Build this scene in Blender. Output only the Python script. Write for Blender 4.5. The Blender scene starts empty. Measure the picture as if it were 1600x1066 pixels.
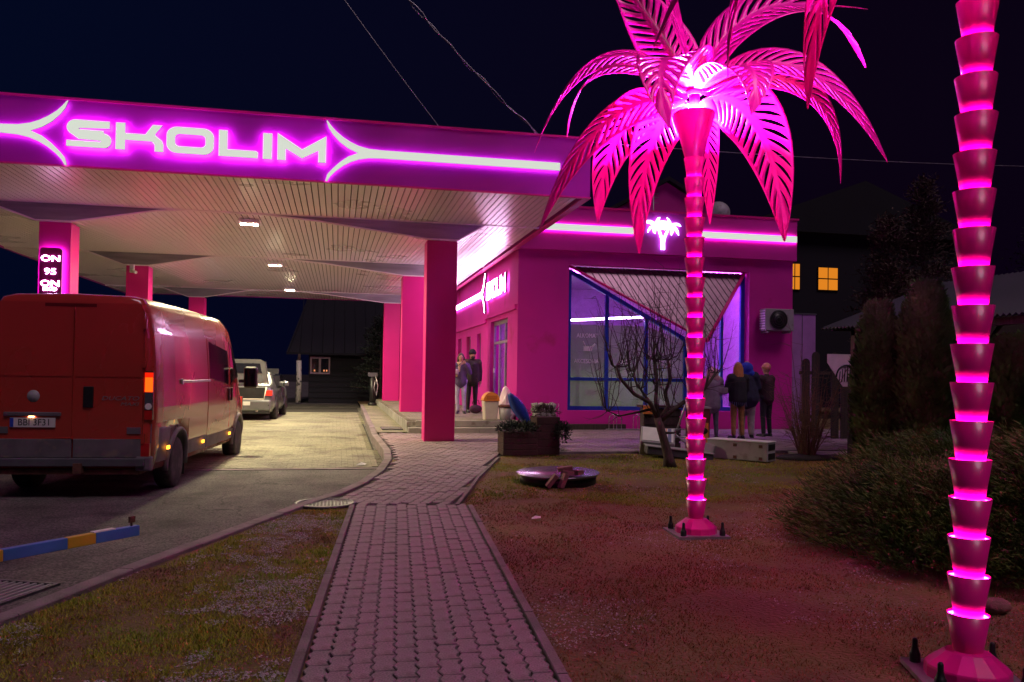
import bpy, bmesh, math, random
import numpy as np
from mathutils import Vector, Matrix, noise
rnd = random.Random(7)
nrg = np.random.default_rng(5)
R = math.radians
SC = bpy.context.scene
COL = SC.collection

# ------------------------------------------------------------ camera, sky, ambient fill lamp, exposure
cd = bpy.data.cameras.new('camera'); cam = bpy.data.objects.new('camera', cd); COL.objects.link(cam)
cd.sensor_width = 36; cd.lens = 28.8; cd.shift_y = 28/1600; cd.clip_start = .05; cd.clip_end = 1500
cam.matrix_world = Matrix.Translation((0, 0, 1.5)) @ Matrix.Rotation(R(-12), 4, 'Z') @ Matrix.Rotation(R(91.1), 4, 'X') @ Matrix.Rotation(R(.83), 4, 'Z')
SC.camera = cam
w = bpy.data.worlds.new('World'); SC.world = w; w.use_nodes = True
nt = w.node_tree; bg = nt.nodes['Background']
sky = nt.nodes.new('ShaderNodeTexSky'); sky.sky_type = 'NISHITA'; sky.sun_disc = False
sky.sun_elevation = R(-3); sky.sun_rotation = R(200)
mx = nt.nodes.new('ShaderNodeMixRGB'); mx.blend_type = 'ADD'; mx.inputs[0].default_value = 1
sc_ = nt.nodes.new('ShaderNodeMixRGB'); sc_.blend_type = 'MULTIPLY'; sc_.inputs[0].default_value = 1
sc_.inputs[2].default_value = (.05, .07, .14, 1)
nt.links.new(sky.outputs[0], sc_.inputs[1]); nt.links.new(sc_.outputs[0], mx.inputs[1])
tcw = nt.nodes.new('ShaderNodeTexCoord'); sx_ = nt.nodes.new('ShaderNodeSeparateXYZ'); nt.links.new(tcw.outputs['Generated'], sx_.inputs[0])
mrw = nt.nodes.new('ShaderNodeMapRange'); mrw.inputs[1].default_value = -.35; mrw.inputs[2].default_value = .55; nt.links.new(sx_.outputs[0], mrw.inputs[0])
mcw = nt.nodes.new('ShaderNodeMixRGB'); nt.links.new(mrw.outputs[0], mcw.inputs[0]); mcw.inputs[1].default_value = (.004, .016, .095, 1); mcw.inputs[2].default_value = (.018, .003, .036, 1)
nt.links.new(mcw.outputs[0], mx.inputs[2])
nt.links.new(mx.outputs[0], bg.inputs[0]); bg.inputs[1].default_value = .1
sd = bpy.data.lights.new('ambient_fill', 'SUN'); sd.energy = .56; sd.angle = R(24); sd.color = (1, .72, .86)  # added pinkish sun lamp standing in for the general ambient light
so = bpy.data.objects.new('ambient_fill', sd); COL.objects.link(so)
so.rotation_euler = (R(30), 0, R(24))
SC.view_settings.view_transform = 'Standard'; SC.view_settings.look = 'None'
SC.view_settings.exposure = .45; SC.view_settings.gamma = 1; SC.view_settings.use_curve_mapping = False
SC.render.engine = 'CYCLES'

# ------------------------------------------------------------ terrain heights
def gz(y): return min(max(.02*(y-10), 0), .2)
def rz(y): return -.1 + min(max((y-14)*.022, 0), .14)
KL = [(-4.6, -12), (-3.6, 1), (-2.62, 4), (-1.96, 5.47), (-1.81, 6.03), (-1.56, 6.6), (-1.29, 7.15), (-.87, 8.38), (-.38, 9.6), (-.03, 10.3), (.3, 11.15), (.6, 12.35), (.80, 13.7), (.86, 15.0), (.82, 16.4), (.77, 18), (.80, 21.8), (.95, 34), (.95, 40)]
def kx(y):
    for (x0, y0), (x1, y1) in zip(KL, KL[1:]):
        if y <= y1: return x0+(x1-x0)*(y-y0)/(y1-y0)
    return KL[-1][0]

# ------------------------------------------------------------ materials
def mat(name, col, rough=.6, metal=0, var=.12, scale=6, bump=.0, bscale=40, emis=None, es=0, col2=None, alpha=None, spec=None, coat=0, detail=4, stretch=None, dirt=None, speck=None):
    m = bpy.data.materials.new(name); m.use_nodes = True; t = m.node_tree; b = t.nodes['Principled BSDF']
    b.inputs['Roughness'].default_value = rough; b.inputs['Metallic'].default_value = metal
    if spec is not None: b.inputs['Specular IOR Level'].default_value = spec
    if coat: b.inputs['Coat Weight'].default_value = coat; b.inputs['Coat Roughness'].default_value = .06
    tc = t.nodes.new('ShaderNodeTexCoord'); src = tc.outputs['Object']
    if stretch:
        mp = t.nodes.new('ShaderNodeMapping'); mp.inputs['Scale'].default_value = stretch; t.links.new(src, mp.inputs[0]); src = mp.outputs[0]
    n = t.nodes.new('ShaderNodeTexNoise'); n.inputs['Scale'].default_value = scale; n.inputs['Detail'].default_value = detail
    t.links.new(src, n.inputs['Vector'])
    r = t.nodes.new('ShaderNodeValToRGB'); r.color_ramp.elements[0].position = .3; r.color_ramp.elements[1].position = .7
    c0 = [c*(1-var) for c in col]; c1 = [min(1, c*(1+var)) for c in (col2 or col)]
    r.color_ramp.elements[0].color = (*c0, 1); r.color_ramp.elements[1].color = (*c1, 1)
    t.links.new(n.outputs[0], r.inputs[0])
    out = r.outputs[0]
    if dirt:
        n3 = t.nodes.new('ShaderNodeTexNoise'); n3.inputs['Scale'].default_value = dirt[1]; n3.inputs['Detail'].default_value = 8
        t.links.new(src, n3.inputs['Vector'])
        r3 = t.nodes.new('ShaderNodeValToRGB'); r3.color_ramp.elements[0].position = dirt[2]; r3.color_ramp.elements[1].position = dirt[2]+.12
        mxx = t.nodes.new('ShaderNodeMixRGB'); mxx.inputs[2].default_value = (*dirt[0], 1)
        t.links.new(n3.outputs[0], r3.inputs[0]); t.links.new(r3.outputs[0], mxx.inputs[0]); t.links.new(out, mxx.inputs[1]); out = mxx.outputs[0]
    if speck:
        n4 = t.nodes.new('ShaderNodeTexNoise'); n4.inputs['Scale'].default_value = speck[0]; n4.inputs['Detail'].default_value = 2; t.links.new(src, n4.inputs['Vector'])
        r4 = t.nodes.new('ShaderNodeMapRange'); r4.inputs[1].default_value = .3; r4.inputs[2].default_value = .7; r4.inputs[3].default_value = 1-speck[1]; r4.inputs[4].default_value = 1+speck[1]; t.links.new(n4.outputs[0], r4.inputs[0])
        m4 = t.nodes.new('ShaderNodeVectorMath'); m4.operation = 'SCALE'; t.links.new(out, m4.inputs[0]); t.links.new(r4.outputs[0], m4.inputs['Scale']); out = m4.outputs[0]
    t.links.new(out, b.inputs['Base Color'])
    if bump:
        n2 = t.nodes.new('ShaderNodeTexNoise'); n2.inputs['Scale'].default_value = bscale; n2.inputs['Detail'].default_value = 6
        t.links.new(src, n2.inputs['Vector'])
        bp = t.nodes.new('ShaderNodeBump'); bp.inputs['Strength'].default_value = bump; bp.inputs['Distance'].default_value = .02
        t.links.new(n2.outputs[0], bp.inputs['Height']); t.links.new(bp.outputs[0], b.inputs['Normal'])
    if rough < .6:
        mr = t.nodes.new('ShaderNodeMapRange'); mr.inputs[3].default_value = rough*.8; mr.inputs[4].default_value = min(1, rough*1.35)
        t.links.new(n.outputs[0], mr.inputs[0]); t.links.new(mr.outputs[0], b.inputs['Roughness'])
    if emis:
        b.inputs['Emission Color'].default_value = (*emis, 1); b.inputs['Emission Strength'].default_value = es
    return m
def emat(name, col, s):
    m = bpy.data.materials.new(name); m.use_nodes = True; t = m.node_tree; t.nodes.clear()
    e = t.nodes.new('ShaderNodeEmission'); e.inputs[0].default_value = (*col, 1); e.inputs[1].default_value = s
    o = t.nodes.new('ShaderNodeOutputMaterial'); t.links.new(e.outputs[0], o.inputs[0]); return m
def glass(name, tint=(.9, .9, .95), amt=.8, rough=.02):
    m = bpy.data.materials.new(name); m.use_nodes = True; t = m.node_tree; t.nodes.clear()
    a = t.nodes.new('ShaderNodeBsdfTransparent'); a.inputs[0].default_value = (*tint, 1)
    g = t.nodes.new('ShaderNodeBsdfGlossy'); g.inputs['Roughness'].default_value = rough
    x = t.nodes.new('ShaderNodeMixShader'); x.inputs[0].default_value = 1-amt
    t.links.new(a.outputs[0], x.inputs[1]); t.links.new(g.outputs[0], x.inputs[2])
    o = t.nodes.new('ShaderNodeOutputMaterial'); t.links.new(x.outputs[0], o.inputs[0]); return m
def film_mat(name, col, tr):
    m = bpy.data.materials.new(name); m.use_nodes = True; t = m.node_tree; t.nodes.clear()
    d = t.nodes.new('ShaderNodeBsdfDiffuse'); d.inputs[0].default_value = (*col, 1)
    l = t.nodes.new('ShaderNodeBsdfTranslucent'); l.inputs[0].default_value = (*col, 1)
    p = t.nodes.new('ShaderNodeBsdfTransparent')
    x = t.nodes.new('ShaderNodeMixShader'); x.inputs[0].default_value = .6
    y = t.nodes.new('ShaderNodeMixShader'); y.inputs[0].default_value = tr
    t.links.new(d.outputs[0], x.inputs[1]); t.links.new(l.outputs[0], x.inputs[2]); t.links.new(x.outputs[0], y.inputs[1]); t.links.new(p.outputs[0], y.inputs[2])
    o = t.nodes.new('ShaderNodeOutputMaterial'); t.links.new(y.outputs[0], o.inputs[0]); return m

PINK = (.74, .008, .24)
LEDC = (.75, .13, 1.25)
M = dict(
    pink=mat('pink_paint', PINK, .42, var=.05, scale=1.3),
    pinkwall=mat('pink_render', (.62, .007, .33), .75, var=.07, scale=.9, bump=.15, bscale=60, dirt=((.45, .01, .15), 1.1, .62)),
    fascia=mat('fascia_panel_paint', (.46, .010, .34), .45, var=.10, scale=.8),
    palm=mat('palm_pink_powder_coat', (.92, .010, .31), .32, var=.04, scale=3, coat=.25),
    soffit=mat('white_soffit_metal', (.88, .81, .82), .27, metal=.15, var=.02, scale=.4),
    soffit_dark=mat('soffit_backing', (.07, .06, .06), .8),
    trough=mat('grey_zinc_cladding', (.30, .29, .31), .42, metal=.5, var=.25, scale=3, stretch=(.3, 1, 3)),
    letter_face=emat('lit_acrylic_face', (.64, .68, .60), .78),
    letter_side=mat('letter_return_grey', (.16, .10, .16), .4),
    led=emat('magenta_led_strip', LEDC, 24),
    led_stripe=emat('magenta_led_stripe_back', LEDC, 6),
    led_ring=emat('magenta_led_ring', (1.0, .015, .66), 60),
    led_crown_dim=emat('magenta_crown_lamp_dimmed', (1.0, .17, 1.4), 1900),
    led_crown=emat('magenta_crown_lamp', (1.0, .17, 1.45), 4200),
    led_blue=emat('bluish_white_led_strip', (.40, .6, 1.0), 7),
    led_violet=emat('violet_led_tube', (.66, .05, 1.0), 38),
    led_white=emat('white_led_face', (.95, .62, 1.0), 26),
    lamp=emat('canopy_lamp_diffuser', (1.0, .86, .52), 2500),
    asphalt=mat('worn_asphalt', (.12, .108, .10), .85, var=.35, scale=1.4, bump=.9, bscale=160, detail=9, dirt=((.05, .045, .042), .9, .56), speck=(55, .75)),
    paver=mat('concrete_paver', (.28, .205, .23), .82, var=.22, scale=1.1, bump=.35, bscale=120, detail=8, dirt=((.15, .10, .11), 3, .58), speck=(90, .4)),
    pavery=mat('forecourt_paver', (.22, .205, .14), .72, var=.25, scale=.8, bump=.4, bscale=90, detail=8, dirt=((.13, .11, .08), 1.3, .53), speck=(30, .35)),
    kerb=mat('concrete_kerb', (.20, .155, .165), .85, var=.25, scale=4, bump=.5, bscale=70, dirt=((.12, .10, .09), 5, .58)),
    joint=mat('sandy_joint_soil', (.022, .018, .016), .95, var=.4, scale=12, bump=.6),
    concrete=mat('weathered_concrete', (.30, .28, .26), .85, var=.25, scale=2.5, bump=.5, bscale=50, dirt=((.15, .13, .11), 4, .56)),
    iron=mat('cast_iron', (.13, .12, .14), .42, metal=.7, var=.3, scale=9, bump=.5, bscale=60),
    steel=mat('galvanised_steel', (.45, .45, .48), .4, metal=.8, var=.15, scale=8),
    chrome=mat('polished_chrome', (.7, .7, .72), .15, metal=1, var=.03),
    black=mat('black_plastic', (.012, .012, .014), .4, var=.2),
    rubber=mat('tyre_rubber', (.018, .017, .017), .8, var=.3, scale=12, dirt=((.05, .045, .04), 6, .5)),
    wood_dark=mat('dark_stained_wood', (.045, .028, .025), .7, var=.35, scale=5, stretch=(6, 6, .5), bump=.4, bscale=12),
    wood_post=mat('weathered_wood_post', (.14, .085, .07), .7, var=.3, scale=5, stretch=(6, 6, .5), bump=.4, bscale=12),
    bluef=mat('blue_window_frame', (.015, .05, .42), .35, var=.1),
    white=mat('white_paint', (.75, .74, .72), .5, var=.08, dirt=((.4, .38, .36), 4, .62)),
    grey=mat('light_grey_metal', (.34, .33, .34), .42, var=.12, scale=4, dirt=((.24, .21, .2), 6, .58)),
    greyd=mat('dark_grey_plastic', (.085, .085, .10), .5, var=.15),
    bark=mat('dark_bark', (.075, .05, .045), .9, var=.4, scale=14, bump=.9, bscale=40, stretch=(1, 1, .3)),
    twig=mat('reddish_twig_bark', (.15, .065, .045), .8, var=.3, scale=9),
    twigd=mat('dark_twig_bark', (.055, .035, .035), .85, var=.3, scale=9),
    birch=mat('birch_bark', (.5, .48, .45), .8, var=.1, dirt=((.03, .03, .03), 6, .52)),
    thuja=mat('thuja_foliage', (.04, .115, .02), .75, var=.5, scale=2.2, col2=(.08, .18, .03)),
    juniper=mat('juniper_foliage', (.03, .115, .012), .7, var=.45, scale=1.6, col2=(.11, .15, .02)),
    spruce=mat('spruce_foliage', (.05, .036, .03), .8, var=.5, scale=1.2, col2=(.085, .05, .035)),
    sprucegreen=mat('dark_spruce_foliage', (.02, .03, .022), .8, var=.4, scale=1.2),
    clay=mat('brown_clay', (.055, .022, .022), .8, var=.25, scale=5, bump=.3),
    brick=mat('reddish_concrete_brick', (.24, .11, .11), .85, var=.25, scale=8, bump=.5, bscale=60),
    stone=mat('pale_field_stone', (.34, .32, .29), .85, var=.4, scale=3, bump=.4),
    plate_face=mat('reflective_white_plate', (.62, .60, .58), .4, var=.04),
    plate_blue=mat('plate_blue_band', (.02, .06, .4), .4),
    darkprint=mat('black_print', (.01, .01, .01), .5),
    yellow=mat('yellow_barrier_paint', (.62, .38, .03), .45, var=.12, dirt=((.10, .04, .02), 9, .64)),
    bluep=mat('blue_barrier_paint', (.07, .18, .55), .45, var=.15, dirt=((.09, .06, .06), 9, .66)),
    rust=mat('rusty_iron', (.12, .045, .03), .8, var=.4, scale=12, bump=.4),
    orange=mat('orange_plastic_lid', (.75, .28, .05), .4, var=.08),
    cream=mat('cream_plastic', (.55, .5, .42), .45, var=.08),
    bag=mat('translucent_wrap', (.8, .6, .68), .3, var=.1),
    bluecloth=mat('bright_blue_plastic', (.01, .06, .32), .35, var=.2),
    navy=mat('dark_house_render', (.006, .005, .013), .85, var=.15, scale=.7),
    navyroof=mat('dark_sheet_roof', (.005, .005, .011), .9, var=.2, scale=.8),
    roofm=mat('corrugated_roof_sheet', (.022, .018, .032), .5, metal=0, var=.2, scale=3),
    winlit=emat('lit_amber_window', (1.0, .30, .02), .55),
    banner=mat('lilac_wall_panel', (.42, .2, .5), .5, var=.15, scale=2),
)
def crack(m, scale, width, col):
    t = m.node_tree; b = t.nodes['Principled BSDF']; src = b.inputs['Base Color'].links[0].from_socket
    tc = t.nodes.new('ShaderNodeTexCoord'); n = t.nodes.new('ShaderNodeTexNoise'); n.inputs['Scale'].default_value = 2.2; n.inputs['Detail'].default_value = 5; t.links.new(tc.outputs['Object'], n.inputs['Vector'])
    a = t.nodes.new('ShaderNodeVectorMath'); a.operation = 'MULTIPLY_ADD'; a.inputs[1].default_value = (.7, .7, .7); t.links.new(n.outputs['Color'], a.inputs[0]); t.links.new(tc.outputs['Object'], a.inputs[2])
    v = t.nodes.new('ShaderNodeTexVoronoi'); v.feature = 'DISTANCE_TO_EDGE'; v.inputs['Scale'].default_value = scale; t.links.new(a.outputs[0], v.inputs['Vector'])
    r = t.nodes.new('ShaderNodeMapRange'); r.inputs[1].default_value = 0; r.inputs[2].default_value = width; r.inputs[3].default_value = .85; r.inputs[4].default_value = 0; t.links.new(v.outputs['Distance'], r.inputs[0])
    x = t.nodes.new('ShaderNodeMixRGB'); x.inputs[2].default_value = (*col, 1); t.links.new(r.outputs[0], x.inputs[0]); t.links.new(src, x.inputs[1]); t.links.new(x.outputs[0], b.inputs['Base Color'])
crack(M['asphalt'], .33, .006, (.02, .018, .016))
# speckled seasonal lawn soil
def lawn_material():
    m = bpy.data.materials.new('lawn_soil'); m.use_nodes = True; t = m.node_tree; b = t.nodes['Principled BSDF']; b.inputs['Roughness'].default_value = .95
    tc = t.nodes.new('ShaderNodeTexCoord')
    def nz(s, d=6):
        n = t.nodes.new('ShaderNodeTexNoise'); n.inputs['Scale'].default_value = s; n.inputs['Detail'].default_value = d; t.links.new(tc.outputs['Object'], n.inputs['Vector']); return n.outputs[0]
    def ramp(i, p0, p1, c0, c1):
        r = t.nodes.new('ShaderNodeValToRGB'); e = r.color_ramp.elements; e[0].position = p0; e[1].position = p1; e[0].color = (*c0, 1); e[1].color = (*c1, 1); t.links.new(i, r.inputs[0]); return r.outputs[0]
    a = ramp(nz(1.1), .35, .65, (.15, .072, .045), (.17, .13, .040))
    g = ramp(nz(70, 3), .52, .72, (0, 0, 0), (1, 1, 1)); p = ramp(nz(.9), .54, .66, (0, 0, 0), (1, 1, 1))
    mu = t.nodes.new('ShaderNodeMixRGB'); mu.blend_type = 'MULTIPLY'; mu.inputs[0].default_value = 1; t.links.new(g, mu.inputs[1]); t.links.new(p, mu.inputs[2])
    mi = t.nodes.new('ShaderNodeMixRGB'); t.links.new(mu.outputs[0], mi.inputs[0]); t.links.new(a, mi.inputs[1]); mi.inputs[2].default_value = (.22, .19, .18, 1)
    t.links.new(mi.outputs[0], b.inputs['Base Color'])
    bp = t.nodes.new('ShaderNodeBump'); bp.inputs['Strength'].default_value = .9; bp.inputs['Distance'].default_value = .03
    t.links.new(nz(35, 8), bp.inputs['Height']); t.links.new(bp.outputs[0], b.inputs['Normal']); return m
M['lawn'] = lawn_material()
def blade_material(name='grass_blades', c0=(.19, .10, .055), c1=(.20, .34, .02), c2=(.38, .36, .03)):
    m = bpy.data.materials.new(name); m.use_nodes = True; t = m.node_tree; b = t.nodes['Principled BSDF']; b.inputs['Roughness'].default_value = .7
    tc = t.nodes.new('ShaderNodeTexCoord')
    n = t.nodes.new('ShaderNodeTexNoise'); n.inputs['Scale'].default_value = 1.1; n.inputs['Detail'].default_value = 5; t.links.new(tc.outputs['Object'], n.inputs['Vector'])
    n2 = t.nodes.new('ShaderNodeTexNoise'); n2.inputs['Scale'].default_value = 60; t.links.new(tc.outputs['Object'], n2.inputs['Vector'])
    ad = t.nodes.new('ShaderNodeMath'); ad.operation = 'MULTIPLY_ADD'; ad.inputs[1].default_value = .5; t.links.new(n2.outputs[0], ad.inputs[0]); t.links.new(n.outputs[0], ad.inputs[2])
    r = t.nodes.new('ShaderNodeValToRGB'); e = r.color_ramp.elements
    e[0].position = .55; e[0].color = (*c0, 1); e[1].position = .95; e[1].color = (*c1, 1)
    x = e.new(.73); x.color = (*c2, 1)
    t.links.new(ad.outputs[0], r.inputs[0]); t.links.new(r.outputs[0], b.inputs['Base Color']); return m
M['blade'] = blade_material()
M['blade_dry_palmlight'] = blade_material('dry_grass_palmlight_blades', (.22, .07, .045), (.22, .15, .04), (.34, .13, .06))  # dry grass, with the palms' magenta light also put into its colour

# ------------------------------------------------------------ builders
def tag(o, label=None, cat=None, group=None, kind=None):
    if label: o['label'] = label
    if cat: o['category'] = cat
    if group: o['group'] = group
    if kind: o['kind'] = kind
    return o
def thing(name, label, cat, loc=(0, 0, 0), rot=0, group=None):
    o = bpy.data.objects.new(name, None); COL.objects.link(o); o.location = loc; o.rotation_euler = (0, 0, rot); o.empty_display_size = .1
    return tag(o, label, cat, group)
class MB:
    def __init__(s, off=(0, 0, 0)): s.v = []; s.f = []; s.mi = []; s.off = off; s.cur = 0; s.sm = []
    def add(s, vs, fs, smooth=False):
        n = len(s.v); s.v += [tuple(v) for v in vs]
        for f in fs: s.f.append([i+n for i in f]); s.mi.append(s.cur); s.sm.append(smooth)
        return s
    def box(s, x0, x1, y0, y1, z0, z1, rot=None, ch=0):
        vs = [(x, y, z) for z in (z0, z1) for y in (y0, y1) for x in (x0, x1)]
        fs = [(0, 2, 3, 1), (4, 5, 7, 6), (0, 1, 5, 4), (2, 6, 7, 3), (0, 4, 6, 2), (1, 3, 7, 5)]
        if rot is not None: vs = [tuple(rot @ Vector(v)) for v in vs]
        return s.add(vs, fs)
    def prism(s, poly, a0, a1, plane='xz', sidemat=None, backmat=None):
        # poly in the plane, extruded along the third axis from a0 to a1
        def P(p, a):
            return {'xz': (p[0], a, p[1]), 'xy': (p[0], p[1], a), 'yz': (a, p[0], p[1])}[plane]
        n = len(poly); vs = [P(p, a0) for p in poly]+[P(p, a1) for p in poly]
        from mathutils.geometry import tessellate_polygon
        tri = tessellate_polygon([[Vector((p[0], p[1], 0)) for p in poly]])
        c = s.cur
        s.add(vs, [tuple(t) for t in tri])
        k = len(s.v)-2*n
        s.cur = backmat if backmat is not None else c
        for t in tri: s.f.append([k+n+i for i in reversed(t)]); s.mi.append(s.cur); s.sm.append(False)
        s.cur = sidemat if sidemat is not None else c
        for i in range(n):
            j = (i+1) % n; s.f.append([k+i, k+j, k+n+j, k+n+i]); s.mi.append(s.cur); s.sm.append(False)
        s.cur = c; return s
    def tube(s, pts, rads, n=8, cap=True, smooth=True):
        pts = [Vector(p) for p in pts]
        if not hasattr(rads, '__len__'): rads = [rads]*len(pts)
        k = len(s.v); up = None
        for i, p in enumerate(pts):
            d = (pts[min(i+1, len(pts)-1)]-pts[max(i-1, 0)]); d = d.normalized() if d.length > 1e-9 else Vector((0, 0, 1))
            if up is None:
                a = Vector((0, 0, 1)) if abs(d.z) < .9 else Vector((1, 0, 0)); up = d.cross(a).normalized()
            up = (up-d*up.dot(d)).normalized(); b = d.cross(up)
            for j in range(n):
                t = 2*math.pi*j/n; s.v.append(tuple(p+(up*math.cos(t)+b*math.sin(t))*rads[i]))
        for i in range(len(pts)-1):
            for j in range(n):
                s.f.append([k+i*n+j, k+i*n+(j+1) % n, k+(i+1)*n+(j+1) % n, k+(i+1)*n+j]); s.mi.append(s.cur); s.sm.append(smooth)
        if cap:
            s.f.append([k+j for j in reversed(range(n))]); s.mi.append(s.cur); s.sm.append(False)
            s.f.append([k+(len(pts)-1)*n+j for j in range(n)]); s.mi.append(s.cur); s.sm.append(False)
        return s
    def lathe(s, prof, c=(0, 0, 0), n=24, smooth=True, sx=1, sy=1):
        k = len(s.v)
        for r, z in prof:
            for j in range(n):
                t = 2*math.pi*j/n; s.v.append((c[0]+r*math.cos(t)*sx, c[1]+r*math.sin(t)*sy, c[2]+z))
        for i in range(len(prof)-1):
            for j in range(n):
                s.f.append([k+i*n+j, k+i*n+(j+1) % n, k+(i+1)*n+(j+1) % n, k+(i+1)*n+j]); s.mi.append(s.cur); s.sm.append(smooth)
        if prof[0][0] > 1e-4: s.f.append([k+j for j in reversed(range(n))]); s.mi.append(s.cur); s.sm.append(False)
        if prof[-1][0] > 1e-4: s.f.append([k+(len(prof)-1)*n+j for j in range(n)]); s.mi.append(s.cur); s.sm.append(False)
        return s
    def ball(s, c, r, n=10, m=7, sc=(1, 1, 1)):
        vs = []; fs = []
        for i in range(m+1):
            p = math.pi*i/m
            for j in range(n):
                t = 2*math.pi*j/n; vs.append((c[0]+r*sc[0]*math.sin(p)*math.cos(t), c[1]+r*sc[1]*math.sin(p)*math.sin(t), c[2]+r*sc[2]*math.cos(p)))
        for i in range(m):
            for j in range(n): fs.append((i*n+j, (i+1)*n+j, (i+1)*n+(j+1) % n, i*n+(j+1) % n))
        return s.add(vs, fs, True)
    def mesh(s, name, mats):
        me = bpy.data.meshes.new(name)
        o = s.off
        vs = [(v[0]-o[0], v[1]-o[1], v[2]-o[2]) for v in s.v] if any(o) else s.v
        me.from_pydata(vs, [], s.f)
        for m in mats: me.materials.append(m)
        if len(mats) > 1: me.polygons.foreach_set('material_index', s.mi)
        me.polygons.foreach_set('use_smooth', s.sm)
        me.update(); return me
    def build(s, name, m, parent=None, label=None, kind=None):
        mats = m if isinstance(m, (list, tuple)) else [m]
        ob = bpy.data.objects.new(name, s.mesh(name, mats)); COL.objects.link(ob)
        if parent is not None: ob.parent = parent
        return tag(ob, label, kind=kind)
def put(name, me, parent, loc=(0, 0, 0), rot=(0, 0, 0), label=None, kind=None, scale=None):
    ob = bpy.data.objects.new(name, me); COL.objects.link(ob); ob.parent = parent; ob.location = loc; ob.rotation_euler = rot
    if scale: ob.scale = scale
    return tag(ob, label, kind=kind)
def bevel(ob, wd=.01, seg=2):
    b = ob.modifiers.new('bevel', 'BEVEL'); b.width = wd; b.segments = seg; b.limit_method = 'ANGLE'; return ob
def text(body, size, m, parent, loc, rot, ext=.002, sx=1, name='lettering', align='CENTER', shear=0, label=None):
    c = bpy.data.curves.new(name, 'FONT'); c.body = body; c.size = size; c.extrude = ext; c.align_x = align; c.align_y = 'CENTER'; c.shear = shear; c.resolution_u = 3
    tmp = bpy.data.objects.new('t', c); COL.objects.link(tmp); dg = bpy.context.evaluated_depsgraph_get(); dg.update()
    me = bpy.data.meshes.new_from_object(tmp.evaluated_get(dg)); bpy.data.objects.remove(tmp); me.materials.clear(); me.materials.append(m); me.name = name
    ob = put(name, me, parent, loc, rot, label); ob.scale = (sx, 1, 1); return ob

# ------------------------------------------------------------ ground, road, lawn
def sheet(name, xs, ys, zf, m, kind='structure', xf=None, bmp=0):
    b = MB()
    nx, ny = len(xs), len(ys)
    vs = [((xf(x, y) if xf else x), y, zf(x, y)) for y in ys for x in xs]
    fs = [(j*nx+i, j*nx+i+1, (j+1)*nx+i+1, (j+1)*nx+i) for j in range(ny-1) for i in range(nx-1)]
    b.add(vs, fs, True); return b.build(name, m, kind=kind)
sheet('ground', [-300, 300], [-60, 500], lambda x, y: -.30, M['joint'])
def frange(a, b, s):
    r = []; x = a
    while x < b-1e-9: r.append(x); x += s
    r.append(b); return r
road = sheet('road', [-70, -30, -20]+frange(-12, 0, .5), [-12, 0]+frange(2, 36, .5)+[45, 60, 120], lambda x, y: rz(y)+.006*noise.noise(Vector((x*.9, y*.9, 0))) , M['asphalt'], xf=lambda x, y: x if x < -8 else x+(kx(y)-.02)*(x+8)/8 if x < 0 else kx(y)-.02)
def lz(x, y):
    z = gz(y)-.022+.014*noise.noise(Vector((x*1.7, y*1.7, 3)))+.008*noise.noise(Vector((x*7, y*7, 1)))
    return z-.02 if y > 14.2 else z
lawn = sheet('lawn', [0, .06]+frange(.15, 11, .12)+frange(11.5, 20, .6)+[30, 60, 120], [-12, -5, 0]+frange(2.5, 15, .12)+frange(15.5, 22, .5)+[30, 45, 120], lambda s, y: lz(kx(y)+s, y), M['lawn'], xf=lambda s, y: kx(y)+s+.01)

# path ---------------------------------------------------------------
path = bpy.data.objects.new('path', None); COL.objects.link(path); tag(path, kind='structure')
PW, PL = .1125, .225
def paver_mesh(name='paver'):
    a = .011; h = .045; c = .004; g = .0035
    hx = PW/2-g; hy = PL/2-g*.5
    ys = [-hy, -hy*.5, 0, hy*.5, hy]
    L = [(-hx-a*(1 if i % 2 else -.9), y) for i, y in enumerate(ys)]
    Rr = [(hx-a*(1 if i % 2 else -.9)*-1*-1, y) for i, y in enumerate(ys)]
    Rr = [(hx-a*(1 if i % 2 else -.9), y) for i, y in enumerate(ys)]
    top0 = L[::-1][::-1]
    poly = [(x, y) for x, y in Rr]+[(x, y) for x, y in reversed(L)]
    # slight wave on the short ends
    n = len(poly); b = MB()
    outer = [(x, y, -c) for x, y in poly]; inner = [(x*(1-c*2/PW*1.2), y*(1-c*2/PL*1.2), 0) for x, y in poly]; low = [(x, y, -h) for x, y in poly]
    b.add(inner, [tuple(range(n))]); k = 0
    b.add(outer+low, [(i, (i+1) % n, n+(i+1) % n, n+i)[::-1] for i in range(n)])
    for i in range(n): b.f.append([i, n+i, n+(i+1) % n, (i+1) % n]); b.mi.append(0); b.sm.append(False)
    return b
pvb = paver_mesh(); pvm = pvb.mesh('paver', [M['paver']])
def rotz(x, y, a): return x*math.cos(a)-y*math.sin(a), x*math.sin(a)+y*math.cos(a)
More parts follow.
